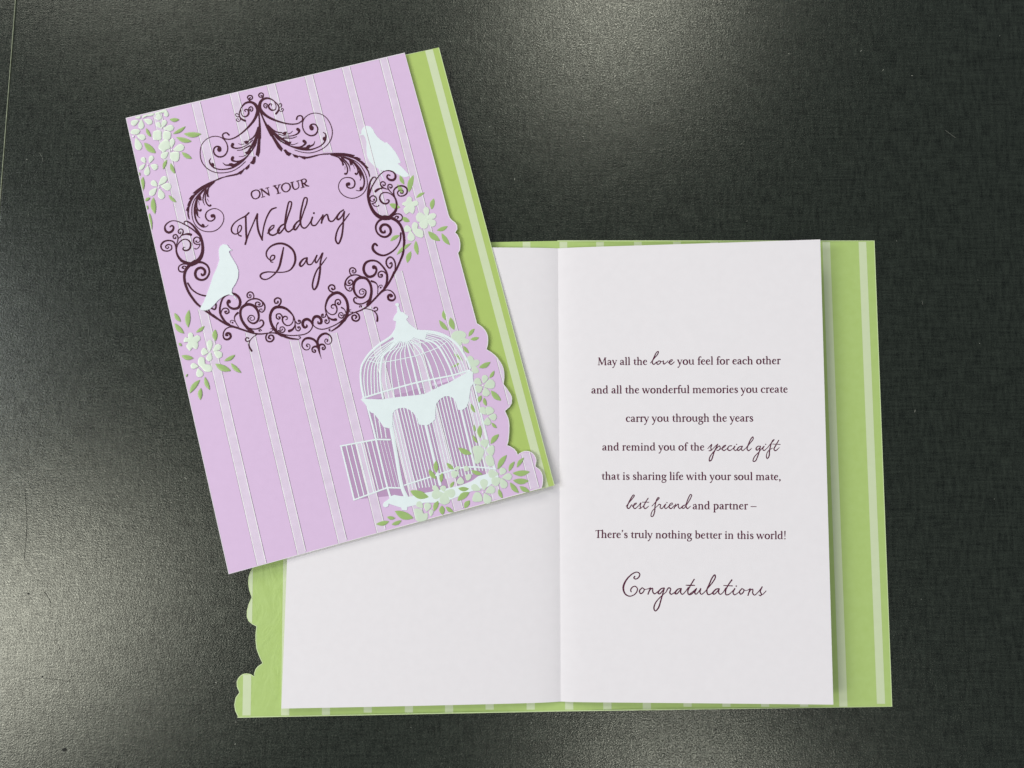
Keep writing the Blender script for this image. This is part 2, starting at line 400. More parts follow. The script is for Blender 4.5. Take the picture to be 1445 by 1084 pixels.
# insert: one folded sheet, right page lifting towards its free edge
PAGE = [[(422, 348.5), (785, 350.5), (1157.5, 338)], [(397, 1000), (789.5, 990.2), (1176, 994.5)]]
wp = [[Vector(U(x, y, z_insert)[:2]) for x, y in r] for r in PAGE]
mb = MB(); NX, NY = 70, 8; V = []; F = []
for j in range(NY+1):
    b = j/NY
    for i in range(2*NX+1):
        s = i-NX; u = abs(s)/NX; u = u**1.6
        A = wp[0][1].lerp(wp[0][0 if s < 0 else 2], u); B = wp[1][1].lerp(wp[1][0 if s < 0 else 2], u)
        q = A.lerp(B, b); V.append((q.x, q.y, z_insert(q.x, q.y)))
W_ = 2*NX+1
for j in range(NY):
    for i in range(2*NX): F.append((j*W_+i, (j+1)*W_+i, (j+1)*W_+i+1, j*W_+i+1))
mb.add(V, F)
ins = mb.build('insert', [M['white'], M['core']], oc)
s = ins.modifiers.new('thickness', 'SOLIDIFY'); s.thickness = 0.00015; s.offset = -1; s.material_offset_rim = 1

# --- serif alphabet drawn with a broad pen; 1000 units to the em
def serif(x, y, l=90, r=90): return [(x-l, y, 30), (x+r, y, 30)]
def flag(x, y): return [(x-95, y-40, 22), (x-10, y-4, 42)]
BOWL = [(125, 330, 30), (210, 408, 42), (300, 418, 62), (395, 345, 86), (425, 225, 92), (395, 105, 82), (305, 28, 50), (210, 12, 40), (125, 45, 55)]
GL = {
 'a': (439, [[(82, 335, 60), (110, 400, 40), (190, 422, 45), (270, 395, 62), (303, 320, 84), (303, 120, 84), (315, 45, 70), (350, 22, 45), (415, 42, 24)], [(300, 262, 34), (200, 225, 44), (100, 175, 66), (75, 105, 88), (115, 40, 64), (180, 26, 44), (260, 60, 34), (305, 110, 30)]]),
 'b': (512, [[(118, 670, 70), (125, 560, 82), (125, 50, 82)], flag(120, 685), BOWL]),
 'c': (423, [[(365, 345, 72), (330, 402, 50), (250, 424, 40), (130, 368, 72), (76, 230, 90), (120, 82, 78), (230, 18, 52), (320, 32, 35), (385, 80, 24)]]),
 'd': (528, [[(360, 385, 40), (250, 424, 40), (130, 368, 72), (76, 220, 90), (120, 72, 78), (215, 18, 52), (300, 42, 35), (365, 90, 30)], [(372, 675, 72), (378, 560, 82), (378, 60, 82)], flag(375, 688), [(378, 55, 60), (410, 22, 42), (500, 28, 24)]]),
 'e': (425, [[(90, 243, 34), (200, 255, 34), (350, 275, 38)], [(350, 280, 55), (325, 380, 58), (240, 424, 40), (140, 378, 68), (76, 230, 90), (120, 78, 78), (230, 18, 52), (320, 36, 35), (390, 90, 24)]]),
 'f': (290, [[(325, 640, 72), (275, 682, 45), (190, 650, 60), (150, 560, 80), (146, 400, 82), (146, 20, 82)], [(35, 412, 34), (275, 412, 34)], serif(146, 15, 95, 105)]),
 'g': (462, [[(210, 428, 40), (110, 388, 72), (82, 300, 84), (120, 205, 70), (210, 170, 40), (310, 205, 72), (340, 300, 84), (300, 388, 70), (210, 428, 40)], [(320, 392, 40), (440, 402, 46)], [(130, 190, 34), (88, 125, 45), (130, 68, 52), (280, 40, 78), (392, -20, 82), (408, -95, 62), (340, -190, 50), (200, -232, 42), (80, -190, 60), (60, -115, 60), (150, 15, 30)]]),
 'h': (532, [[(118, 670, 72), (125, 560, 82), (125, 20, 82)], flag(120, 688), serif(125, 15), [(125, 320, 30), (220, 403, 40), (320, 412, 62), (388, 340, 82), (394, 220, 82), (394, 20, 82)], serif(394, 15)]),
 'i': (268, [[(132, 415, 80), (134, 20, 82)], flag(128, 428), serif(134, 15), [(128, 590, 92), (134, 594, 92)]]),
 'l': (258, [[(122, 672, 72), (130, 560, 82), (130, 20, 82)], flag(124, 690), serif(130, 15)]),
 'n': (547, [[(130, 415, 78), (132, 20, 82)], flag(128, 428), serif(132, 15), [(132, 320, 30), (230, 403, 40), (330, 412, 62), (400, 340, 82), (405, 220, 82), (405, 20, 82)], serif(405, 15)]),
 'm': (818, [[(130, 415, 78), (132, 20, 82)], flag(128, 428), serif(132, 15), [(132, 320, 30), (225, 403, 40), (320, 412, 62), (392, 340, 82), (398, 220, 82), (398, 20, 82)], serif(398, 15), [(398, 320, 30), (495, 403, 40), (590, 412, 62), (668, 340, 82), (675, 220, 82), (675, 20, 82)], serif(675, 15)]),
 'o': (510, [[(255, 428, 44), (132, 370, 78), (78, 218, 94), (132, 66, 78), (255, 10, 44), (378, 66, 78), (432, 218, 94), (378, 370, 78), (255, 428, 44)]]),
 'p': (525, [[(128, 415, 78), (128, -225, 82)], flag(124, 428), serif(128, -238, 90, 105), BOWL]),
 'r': (354, [[(128, 415, 78), (130, 20, 82)], flag(124, 428), serif(130, 15, 90, 100), [(130, 310, 30), (195, 388, 45), (265, 418, 62), (320, 398, 74)]]),
 's': (367, [[(300, 335, 44), (278, 398, 44), (190, 426, 46), (98, 370, 70), (110, 292, 78), (190, 232, 88), (280, 162, 88), (300, 82, 72), (220, 17, 50), (110, 22, 46), (66, 100, 44)]]),
 't': (317, [[(152, 530, 26), (155, 420, 72), (150, 120, 84), (178, 40, 62), (230, 20, 44), (310, 60, 24)], [(35, 408, 34), (290, 412, 38)]]),
 'u': (538, [[(112, 415, 80), (116, 150, 84), (150, 52, 62), (230, 22, 46), (330, 60, 35), (395, 120, 30)], flag(108, 430), [(400, 415, 80), (402, 60, 82)], flag(396, 430), [(402, 55, 60), (430, 22, 40), (515, 28, 24)]]),
 'w': (693, [[(65, 412, 82), (212, 25, 78)], [(218, 15, 34), (350, 400, 36)], [(330, 412, 80), (480, 25, 78)], [(486, 15, 34), (628, 412, 38)], serif(65, 422, 70, 75), serif(335, 422, 60, 70), serif(620, 422, 60, 65)]),
 'y': (449, [[(65, 412, 82), (235, 35, 78)], [(385, 412, 38), (240, 20, 44), (165, -140, 48), (110, -212, 62), (60, -222, 66)], serif(65, 422, 70, 75), serif(375, 422, 60, 65)]),
 'M': (883, [[(160, 20, 42), (188, 635, 46)], [(195, 630, 90), (428, 70, 84)], [(432, 40, 40), (690, 630, 46)], [(705, 630, 84), (738, 20, 88)], serif(160, 15, 95, 90), serif(738, 15, 105, 105), serif(170, 640, 80, 40), serif(735, 640, 50, 75)]),
 'T': (500, [[(30, 630, 42), (560, 632, 42)], [(262, 630, 86), (262, 20, 88)], serif(262, 15, 110, 110), [(38, 630, 34), (24, 545, 18)]]),
 ',': (228, [[(105, 30, 95), (128, 20, 80), (120, -60, 50), (75, -140, 16)]]),
 "'": (219, [[(105, 640, 90), (125, 630, 75), (115, 570, 48), (70, 490, 16)]]),
 '!': (260, [[(130, 660, 90), (128, 400, 62), (125, 190, 26)], [(124, 32, 88), (130, 36, 88)]]),
 '-': (500, [[(20, 235, 44), (480, 235, 44)]]),
}
def textline(mb, s, x0, y0, x1, y1):
    adv = []; x = 0
    for i, ch in enumerate(s):
        adv.append(x); x += 227 if ch == ' ' else GL[ch][0]
    tot = x; L = math.hypot(x1-x0, y1-y0); sz = L/(tot-60); ux, uy = (x1-x0)/L, (y1-y0)/L
    for ch, a in zip(s, adv):
        if ch == ' ': continue
        for st in GL[ch][1]:
            pts = []
            for gx, gy, gw in st:
                X = (a+gx-30)*sz; Y = gy*sz
                pts.append((x0+ux*X+uy*Y, y0+uy*X-ux*Y, gw*sz*1.38))
            ribbon(mb, pts, z_insert, 0.00003, 0, 4)
def line(serifs, scripts=(), label=''):
    mb = MB()
    for a in serifs: textline(mb, *a)
    for ox, oy, k, strokes in scripts:
        for st in strokes: ribbon(mb, cr(ox, oy, st, k), z_insert, 0.00003, 0, 5, grow=0.74 if k == k9 else 0.9)
    mb.build('lettering', M['ink'], ins, label=label)
k9 = 9.633
def dot(x, y, w): return [(x-2, y, w), (x+2, y+1, w)]
love = [[(845, 215, 12), (900, 150, 16), (950, 85, 20), (952, 58, 18), (930, 70, 18), (890, 150, 22), (870, 210, 22), (890, 235, 20), (930, 200, 14)],
 [(962, 185, 16), (932, 215, 20), (945, 235, 20), (985, 208, 16), (970, 186, 16), (1000, 196, 12), (1025, 190, 14)], [(1020, 185, 20), (1028, 230, 22), (1060, 210, 14), (1085, 185, 14)],
 [(1085, 210, 14), (1130, 195, 16), (1145, 172, 16), (1120, 175, 18), (1102, 212, 24), (1125, 235, 20), (1172, 200, 14)]]
special = [[(180, 320, 12), (235, 262, 18), (222, 305, 20), (225, 340, 22), (195, 350, 14)], [(228, 345, 12), (280, 290, 14), (318, 258, 16)], [(316, 260, 18), (265, 370, 22), (228, 475, 22), (202, 488, 20), (208, 435, 20), (260, 360, 14), (315, 300, 14)],
 [(300, 312, 16), (338, 283, 18), (350, 310, 18), (322, 345, 18), (298, 338, 12)], [(350, 330, 12), (412, 292, 16), (425, 272, 16), (397, 285, 18), (375, 325, 24), (400, 346, 20), (440, 320, 12)],
 [(505, 282, 20), (472, 285, 18), (450, 325, 24), (475, 346, 20), (520, 320, 12), (545, 285, 14)], [(550, 288, 20), (535, 325, 20), (555, 346, 18), (590, 320, 12)], dot(572, 262, 20),
 [(650, 287, 16), (615, 292, 18), (582, 332, 24), (600, 345, 20), (645, 300, 14)], [(652, 287, 18), (636, 328, 20), (655, 346, 18), (700, 310, 12)],
 [(700, 310, 12), (760, 240, 16), (798, 185, 18), (792, 160, 18), (766, 190, 20), (730, 270, 20), (715, 325, 22), (735, 348, 20), (775, 315, 12)],
 [(895, 287, 16), (860, 288, 18), (836, 325, 24), (850, 341, 20), (893, 300, 14)], [(897, 287, 18), (885, 340, 20), (860, 420, 22), (825, 490, 20), (797, 490, 20), (812, 435, 18), (880, 360, 14), (940, 290, 14)],
 [(945, 287, 20), (927, 325, 20), (945, 346, 18), (990, 310, 12)], dot(968, 261, 20), [(990, 310, 12), (1055, 230, 18), (1082, 197, 18), (1062, 210, 18), (1022, 330, 22), (1012, 425, 22), (988, 455, 20), (976, 420, 18), (1000, 355, 14), (1060, 312, 12)],
 [(1145, 206, 18), (1102, 280, 20), (1080, 328, 22), (1100, 348, 20), (1152, 305, 12)], [(1062, 258, 12), (1165, 262, 14)]]
best = [[(515, 235, 12), (590, 145, 16), (627, 92, 18), (615, 82, 18), (580, 130, 20), (545, 200, 20), (530, 255, 22), (555, 265, 20), (592, 215, 16), (602, 235, 12)], [(600, 240, 12), (648, 208, 14), (657, 192, 14), (632, 200, 18), (614, 248, 22), (635, 268, 20), (690, 225, 12)],
 [(690, 220, 12), (717, 187, 16), (706, 235, 20), (715, 262, 20), (690, 268, 14)], [(715, 265, 10), (760, 222, 12)], [(815, 126, 18), (775, 190, 20), (755, 245, 22), (775, 268, 20), (822, 235, 12)], [(735, 180, 12), (825, 182, 14)],
 [(865, 235, 12), (920, 175, 14), (966, 122, 18), (946, 122, 20), (912, 210, 20), (902, 310, 22), (878, 372, 20), (855, 372, 18), (866, 310, 16), (920, 250, 12), (960, 215, 14)], [(960, 210, 20), (985, 215, 16), (977, 252, 20), (1000, 268, 18), (1040, 215, 12)],
 [(1055, 206, 18), (1037, 245, 20), (1055, 268, 18), (1095, 235, 12)], dot(1070, 185, 20), [(1095, 235, 12), (1145, 207, 14), (1142, 190, 14), (1112, 208, 18), (1100, 250, 22), (1125, 268, 20), (1170, 225, 12)],
 [(1190, 206, 18), (1167, 268, 20)], [(1170, 255, 12), (1225, 206, 18), (1226, 245, 20), (1245, 268, 18), (1285, 228, 12)], [(1327, 215, 16), (1292, 230, 18), (1276, 258, 22), (1300, 264, 18), (1332, 225, 14)],
 [(1332, 225, 14), (1385, 140, 18), (1406, 85, 18), (1392, 75, 18), (1352, 150, 20), (1330, 240, 22), (1350, 268, 20), (1390, 235, 12)]]
congA = [[(430, 282, 26), (415, 308, 24), (445, 328, 22), (495, 300, 24), (515, 245, 24), (480, 212, 20), (420, 222, 22), (340, 280, 26), (270, 370, 32), (235, 470, 36), (260, 570, 28), (330, 618, 22), (410, 600, 20), (460, 550, 22), (475, 490, 22), (435, 450, 20), (385, 470, 22), (360, 515, 24), (370, 545, 22)],
 [(555, 475, 20), (510, 530, 26), (530, 575, 24), (572, 550, 22), (590, 502, 20), (555, 475, 18)], [(585, 505, 14), (640, 498, 14), (695, 478, 20)], [(695, 480, 24), (655, 585, 24)], [(665, 560, 16), (700, 500, 20), (732, 482, 20), (735, 540, 24), (765, 580, 22), (810, 550, 18), (830, 535, 18)],
 [(930, 478, 20), (880, 492, 24), (825, 560, 30), (850, 580, 24), (900, 530, 20), (932, 485, 20)], [(932, 485, 24), (905, 580, 24), (870, 700, 26), (830, 820, 28), (778, 870, 22), (755, 820, 26), (790, 720, 22), (870, 630, 18), (960, 550, 16)],
 [(960, 550, 18), (1005, 478, 24), (1040, 492, 22), (1025, 560, 26), (1050, 587, 22), (1110, 550, 18), (1135, 520, 18)], [(1215, 488, 20), (1160, 502, 24), (1115, 570, 30), (1140, 580, 24), (1190, 530, 20), (1218, 490, 20)], [(1220, 490, 24), (1210, 560, 24), (1240, 587, 20), (1290, 540, 18), (1340, 470, 18)],
 [(1440, 332, 24), (1375, 440, 24), (1330, 540, 26), (1350, 592, 24), (1400, 580, 20), (1450, 530, 18)], [(1300, 432, 16), (1440, 434, 18)]]
congB = [[(0, 436, 18), (125, 437, 16)], [(40, 580, 18), (95, 540, 18), (155, 488, 22)], [(155, 490, 22), (125, 560, 26), (145, 585, 22), (200, 530, 18), (225, 490, 22)], [(226, 490, 22), (215, 560, 24), (240, 587, 20), (300, 540, 18), (350, 480, 18)],
 [(350, 480, 18), (430, 380, 22), (475, 295, 24), (465, 257, 24), (430, 290, 24), (370, 420, 26), (330, 520, 26), (350, 590, 24), (400, 580, 20), (450, 530, 16)], [(540, 490, 20), (485, 502, 24), (432, 570, 30), (455, 585, 24), (510, 535, 20), (540, 495, 20)], [(542, 492, 22), (530, 560, 24), (560, 588, 20), (610, 550, 18), (650, 480, 18)],
 [(755, 342, 26), (700, 420, 24), (650, 520, 26), (655, 592, 24), (700, 590, 20), (760, 540, 16), (805, 490, 18)], [(617, 437, 16), (765, 444, 18)], [(805, 490, 24), (775, 560, 24), (800, 595, 22), (850, 570, 16), (880, 540, 14)], dot(830, 447, 26),
 [(925, 490, 20), (885, 545, 26), (905, 585, 24), (950, 550, 22), (960, 508, 20), (925, 490, 18)], [(955, 520, 12), (1010, 520, 12), (1060, 495, 16)], [(1065, 490, 22), (1030, 605, 24)], [(1045, 560, 16), (1080, 508, 20), (1110, 502, 22), (1110, 570, 24), (1140, 600, 20), (1200, 550, 16), (1270, 462, 20)],
 [(1270, 460, 22), (1237, 540, 24), (1258, 585, 22), (1242, 610, 22), (1215, 598, 14)], [(1245, 605, 16), (1290, 580, 16), (1335, 530, 16)]]
line([('May all the', 843, 515.3, 913.2, 515.0), ('you feel for each other', 956.1, 514.8, 1101.2, 513.9)], [(830, 490, k9, love)], 'plum verse line with the word love in script')
line([('and all the wonderful memories you create', 834.7, 555.4, 1111.4, 554.2)], (), 'second plum verse line in serif type')
line([('carry you through the years', 883.3, 595.4, 1062.6, 594.9)], (), 'third plum verse line in serif type')
line([('and remind you of the', 850.0, 635.8, 993.7, 635.8)], [(980, 600, k9, special)], 'plum verse line ending in the script words special gift')
line([('that is sharing life with your soul mate,', 849.0, 677.0, 1101.8, 677.6)], (), 'fifth plum verse line in serif type')
line([('and partner -', 977.6, 718.8, 1067.0, 718.9)], [(830, 690, k9, best)], 'plum verse line beginning with best friend in script')
line([("There's truly nothing better in this world!", 840.4, 759.0, 1109.2, 760.9)], (), 'last plum verse line in serif type')
line([], [(860, 790, K, congA), (970, 790, K, congB)], 'large script word Congratulations in plum')

# ------------------------------------------------------------------ CLOSED CARD
cc = thing('greeting_card', 'closed lilac striped card with birdcage and plum scroll frame, lying across the opened card', 'greeting card', 'two copies of one wedding card')
bk = sheet('back_cover', BACK, z_back, 0, [M['green'], M['core_g']], cc, thick=0.00035)
mb = MB(); plate(mb, [(599.7, 71.7), (610.6, 69.3), (774.3, 687.0), (763.2, 690.0)], z_back, 0.00003)
mb.build('stripe', M['gpale'], bk)
mb = MB(); ribbon(mb, [(571, 78, .9), (619.1, 67.5, .9), (782, 684.6, .9), (764, 689.6, .9)], z_back, 0.00005, 0, smooth=False); mb.build('cut_edge', M['core_g'], bk)
sheet('insert', [(186, 176), (560, 89), (700, 640), (655, 712), (322, 795)], lambda x, y: z_back(x, y)+0.0004, 0, [M['white'], M['core']], cc, thick=0.00015)
fr = sheet('front_cover', FRONT, z_front, 0, [M['lilac'], M['core']], cc, thick=0.00035)
mb = MB(); ribbon(mb, [(x, y, 1.15) for x, y in FRONT+FRONT[:2]], z_front, 0.00004, 0, smooth=False); mb.build('cut_edge', M['core'], fr)

pairs = [((269.8, 371.4), (548.1, 307.2)), ((309.4, 210.7), (440.2, 179.6)), ((299.7, 304.8), (492.4, 260.6)), ((285.3, 387.8), (541.9, 327.4)),
         ((319.9, 472.3), (551.7, 416.5)), ((381.8, 478.1), (501.8, 448.1)), ((354, 448.6), (511.8, 410.7)), ((364.7, 153.2), (364.7, 153.2)), ((447.5, 488), (449.5, 488))]
A_ = np.array([[l[0], l[1], 1] for l, r in pairs]); B_ = np.array([r for l, r in pairs])
ML = np.linalg.lstsq(A_, B_, rcond=None)[0]; MR = np.linalg.lstsq(np.c_[B_, np.ones(len(B_))], A_[:, :2], rcond=None)[0]
def mir(pts, m): return [(p[0]*m[0][0]+p[1]*m[1][0]+m[2][0], p[0]*m[0][1]+p[1]*m[1][1]+m[2][1])+tuple(p[2:]) for p in pts]
HL = [(365, 160), (357, 200), (350, 228), (338, 246), (320, 250), (306, 254), (285, 262), (270, 285), (266, 310), (282, 328), (288, 345), (287, 360), (272, 371), (262, 385), (260, 400), (268, 418), (283, 434), (300, 449), (320, 458), (345, 466), (375, 471), (395, 473), (415, 480), (430, 479), (448, 474)]
HOLE = HL+mir(HL, ML)[::-1]       # the stripes stop at the scroll frame
tops = [(216, 227.3, 159.5), (270.7, 282.1, 145.5), (324.7, 336, 132.5), (377.2, 388, 120), (430.5, 441, 107.5), (482.9, 493.2, 95.5), (535.8, 546.2, 83), (588.6, 599.2, 71)]
bots = [(363.2, 375.7, 796), (420.3, 432.2, 781.5), (478, 489.9, 765.5), (532.2, 544.6, 750.5), (587.3, 599.5, 735.5), (641.8, 654, 721), (696, 708, 706), (748.9, 761.0, 691)]
for a, b in zip(tops, bots):
    clip_strip(lambda mb: mb.build('stripe', [M['pale'], M['glint'], M['ridge_shade']], fr), FRONT, a, b, z_front, 0.00006, rows=230, hole=HOLE, edges=[(0, 1.15, 0, 1, .000072), (0, .4, -.85, 2, .000070), (1, 1.15, 0, 1, .000072), (1, .5, .85, 2, .000070)])

# --- plum foil scroll frame: half is drawn, the other half is its mirror image
LS = []; RS = []; LP = []; RP = []      # strokes/polygons traced on the left / right half
def L(ox, oy, *st): LS.extend(cr(ox, oy, s) for s in st)
def Rr(ox, oy, *st): RS.extend(cr(ox, oy, s) for s in st)
def LPg(ox, oy, *st): LP.extend(cr(ox, oy, s) for s in st)
def RPg(ox, oy, *st): RP.extend(cr(ox, oy, s) for s in st)
L(270, 120,
 [(848, 390, 18), (875, 350, 26), (920, 310, 32), (990, 292, 38), (1060, 312, 46), (1112, 370, 56), (1130, 430, 60), (1108, 510, 50), (1070, 590, 42), (1010, 670, 36), (930, 755, 30), (830, 840, 24), (730, 900, 22), (640, 925, 20), (575, 915, 18)],
 [(590, 925, 18), (552, 905, 24), (530, 860, 24), (550, 825, 22), (600, 815, 22), (640, 850, 28)],
 [(850, 385, 18), (832, 430, 20), (815, 490, 22), (822, 545, 24), (860, 585, 32), (915, 610, 36)],
 [(815, 520, 14), (795, 545, 14), (762, 530, 14), (752, 500, 13), (775, 485, 12), (797, 502, 14)],
 [(828, 555, 14), (832, 600, 14), (800, 622, 14), (768, 605, 14), (770, 578, 12), (797, 578, 12), (803, 592, 12)],
 [(845, 430, 12), (850, 490, 14), (890, 540, 18), (945, 528, 26), (975, 480, 32), (965, 432, 26), (925, 415, 18), (905, 435, 16), (925, 455, 12)],
 [(975, 445, 20), (980, 395, 20), (1015, 370, 20), (1045, 405, 20), (1025, 447, 18), (997, 430, 18), (1012, 408, 16)],
 [(1020, 288, 22), (970, 245, 20), (955, 205, 20), (988, 178, 20), (1032, 192, 22), (1035, 232, 20), (1005, 247, 20), (988, 228, 18), (1005, 213, 14)],
 [(1138, 420, 30), (1150, 520, 26), (1160, 640, 30), (1160, 760, 46), (1155, 900, 60)])
LPg(270, 180, [(1145, 0), (1172, 0), (1175, 200), (1168, 420), (1140, 505), (1112, 478), (1092, 470), (1112, 350), (1135, 180)],
 [(1055, 500), (1097, 490), (1088, 590), (1060, 628), (1015, 618), (995, 605), (1035, 560)], [(930, 672), (992, 618), (985, 680), (942, 722), (905, 705)], [(870, 720), (890, 735), (870, 765), (838, 803), (808, 775), (760, 795), (800, 765)],
 [(888, 242), (935, 224), (985, 232), (962, 275), (928, 288), (908, 262)], [(900, 430), (950, 405), (1010, 385), (1035, 400), (985, 455), (930, 462), (925, 440)], [(345, 600), (385, 608), (397, 650), (372, 675), (340, 640)],
 [(640, 610), (690, 605), (720, 620), (800, 600), (800, 630), (700, 675), (655, 655)])
L(270, 180, [(900, 705, 20), (840, 768, 30), (740, 800, 22), (600, 830, 17), (500, 865, 17), (430, 893, 24)],
 [(1135, 0, 26), (1115, 60, 26), (1090, 120, 24), (1040, 180, 22), (980, 218, 22)], [(1140, 30, 20), (1105, 150, 34), (1065, 250, 42), (1010, 350, 40), (960, 420, 34)],
 [(705, 285, 52), (690, 320, 42), (730, 350, 26), (800, 352, 20), (870, 335, 16), (960, 290, 14), (1040, 215, 16)], [(705, 512, 52), (690, 550, 42), (740, 575, 28), (810, 575, 26), (880, 545, 26), (950, 490, 24), (1020, 400, 22)],
 [(535, 600, 8), (580, 638, 20), (640, 640, 30), (720, 638, 30), (800, 605, 40), (870, 560, 30), (950, 490, 22), (1030, 390, 22), (1090, 280, 30), (1120, 140, 26)],
 [(330, 530, 14), (308, 570, 22), (325, 620, 30), (380, 680, 26), (460, 710, 20), (560, 712, 20), (680, 690, 26), (800, 630, 22), (900, 550, 16), (980, 460, 12), (1060, 340, 12)],
 [(480, 375, 62), (482, 345, 46), (440, 322, 26), (395, 345, 24), (378, 400, 24), (400, 460, 26), (470, 500, 26), (550, 485, 24), (605, 420, 22), (618, 340, 20), (590, 250, 18), (530, 185, 16), (440, 152, 13), (340, 160, 13), (240, 215, 13), (170, 310, 13), (150, 430, 14), (170, 560, 15), (230, 660, 15), (330, 735, 16), (430, 768, 15), (560, 770, 14), (700, 740, 13), (820, 670, 12), (920, 580, 12)],
 [(475, 372, 76), (478, 385, 70)], [(800, 275, 8), (850, 290, 12), (900, 280, 12)], [(780, 390, 12), (860, 380, 14), (930, 345, 22), (1000, 310, 24)], [(810, 495, 8), (880, 490, 10), (930, 470, 14)])
LPg(220, 240, [(1040, 172), (960, 225), (880, 270), (760, 355), (665, 440), (605, 540), (570, 640), (558, 740), (578, 845), (552, 825), (535, 760), (532, 690), (508, 697), (528, 640), (550, 608), (530, 608), (558, 540), (585, 505), (558, 498), (600, 440), (660, 405), (622, 397), (680, 345), (780, 275), (900, 213), (1030, 160)],
 [(718, 485), (760, 430), (778, 515), (735, 522)], [(880, 330), (905, 300), (888, 400), (905, 465), (868, 455), (862, 390)])
L(220, 240, [(1440, 38, 40), (1380, 72, 28), (1250, 105, 16), (1120, 130, 15), (1040, 165, 22)],
 [(1000, 195, 18), (850, 305, 18), (740, 400, 16), (660, 500, 15), (620, 600, 14), (610, 720, 14), (630, 850, 14), (690, 960, 14), (790, 1030, 14), (900, 1050, 14), (1010, 1030, 14), (1100, 960, 14), (1150, 860, 14), (1145, 760, 13), (1090, 690, 13), (1000, 655, 13), (910, 680, 16), (855, 730, 20), (845, 800, 24), (890, 860, 24), (950, 865, 22), (1000, 820, 24), (985, 775, 44), (955, 782, 62)],
 [(960, 215, 20), (860, 300, 26), (760, 395, 36), (700, 500, 38), (665, 620, 36), (660, 740, 32), (680, 840, 28), (730, 920, 26), (800, 965, 30), (850, 965, 14), (890, 935, 10)], [(795, 930, 36), (810, 950, 40)],
 [(690, 540, 36), (690, 620, 28), (720, 680, 22), (755, 695, 28), (765, 675, 32)], [(680, 680, 50), (700, 740, 38), (715, 790, 16), (750, 815, 8)],
 [(990, 210, 20), (900, 300, 20), (850, 400, 20), (840, 500, 22), (870, 580, 22), (912, 612, 26), (930, 600, 34)], [(850, 330, 26), (812, 430, 24), (800, 520, 18), (830, 600, 6)], [(725, 530, 10), (740, 600, 4)], [(870, 490, 8), (900, 540, 4)])
L(220, 300, [(490, 195, 14), (480, 165, 18), (515, 148, 22), (560, 165, 26), (630, 220, 32), (700, 310, 42), (750, 390, 44), (780, 480, 46), (795, 580, 50), (790, 680, 56), (755, 770, 66), (690, 840, 72), (600, 880, 76)],
 [(725, 380, 24), (640, 300, 24), (560, 245, 22), (470, 195, 20), (380, 155, 18), (290, 140, 14), (210, 170, 20), (155, 235, 26), (165, 310, 38), (220, 340, 40), (280, 310, 38), (300, 250, 30), (270, 222, 26), (240, 245, 20)],
 [(600, 880, 64), (520, 855, 52), (440, 820, 45), (380, 750, 38), (350, 670, 30), (340, 580, 26), (300, 500, 24), (220, 475, 26), (130, 500, 28), (85, 570, 28), (120, 640, 24), (200, 655, 22), (265, 620, 20), (262, 562, 20), (205, 545, 22), (163, 582, 20), (190, 612, 18), (220, 592, 14), (205, 578, 12)],
 [(345, 640, 16), (370, 550, 18), (430, 480, 18), (510, 455, 20), (580, 500, 28), (592, 570, 34), (560, 630, 30), (500, 647, 26), (460, 622, 24), (470, 598, 18), (500, 590, 8)],
 [(345, 560, 14), (370, 480, 18), (375, 420, 22), (340, 375, 20), (295, 395, 20), (300, 435, 20), (335, 440, 22), (338, 415, 16)],
 [(385, 440, 12), (430, 400, 20), (460, 350, 26), (460, 300, 22), (420, 280, 20), (380, 310, 20), (390, 350, 20), (425, 350, 20), (423, 325, 14)], [(430, 395, 14), (500, 370, 26), (560, 368, 42), (598, 378, 40)],
 [(750, 535, 16), (700, 542, 20), (648, 515, 22), (645, 450, 22), (690, 418, 20), (740, 440, 18), (745, 490, 14), (710, 510, 14), (678, 490, 22), (697, 482, 14)], [(750, 540, 12), (730, 590, 16), (690, 620, 14), (660, 615, 22)])
L(240, 360, [(300, 150, 34), (210, 155, 22), (148, 200, 20), (152, 265, 22), (210, 288, 24), (268, 255, 24), (268, 200, 20), (230, 190, 20), (208, 215, 26), (235, 230, 20)],
 [(430, 105, 60), (330, 175, 54), (265, 260, 50), (242, 360, 45), (257, 480, 45), (310, 620, 42), (380, 730, 40), (450, 820, 38), (520, 880, 34), (620, 960, 34), (801, 1084, 34)],
 [(380, 140, 50), (470, 122, 42), (560, 132, 34), (640, 190, 32), (667, 290, 30), (620, 390, 34), (540, 425, 36), (452, 390, 42), (427, 310, 44), (460, 240, 44), (530, 218, 44), (588, 260, 44), (588, 320, 42), (545, 345, 34), (530, 320, 24)])
Rr(480, 300, [(1030, 350, 30), (1020, 470, 26), (960, 590, 24), (860, 680, 28), (740, 730, 32), (630, 700, 38), (560, 630, 44), (555, 570, 40), (590, 530, 34), (628, 560, 34)],
 [(895, 1084, 26), (930, 980, 20), (935, 860, 26), (895, 780, 26), (845, 757, 28), (790, 805, 28), (788, 885, 28), (840, 945, 26), (878, 905, 26), (872, 850, 20), (845, 870, 26)])
Rr(440, 360, [(1225, 560, 24), (1262, 500, 32), (1280, 400, 40), (1270, 300, 34), (1200, 190, 30), (1110, 110, 30), (1010, 94, 34), (920, 130, 40), (880, 220, 44), (900, 310, 46), (970, 370, 44), (1060, 340, 40), (1098, 260, 34), (1080, 215, 50), (1055, 207, 72)],
 [(1275, 340, 18), (1230, 290, 20), (1180, 275, 22), (1130, 310, 22), (1140, 370, 24), (1190, 370, 24), (1195, 332, 24), (1165, 338, 26)])
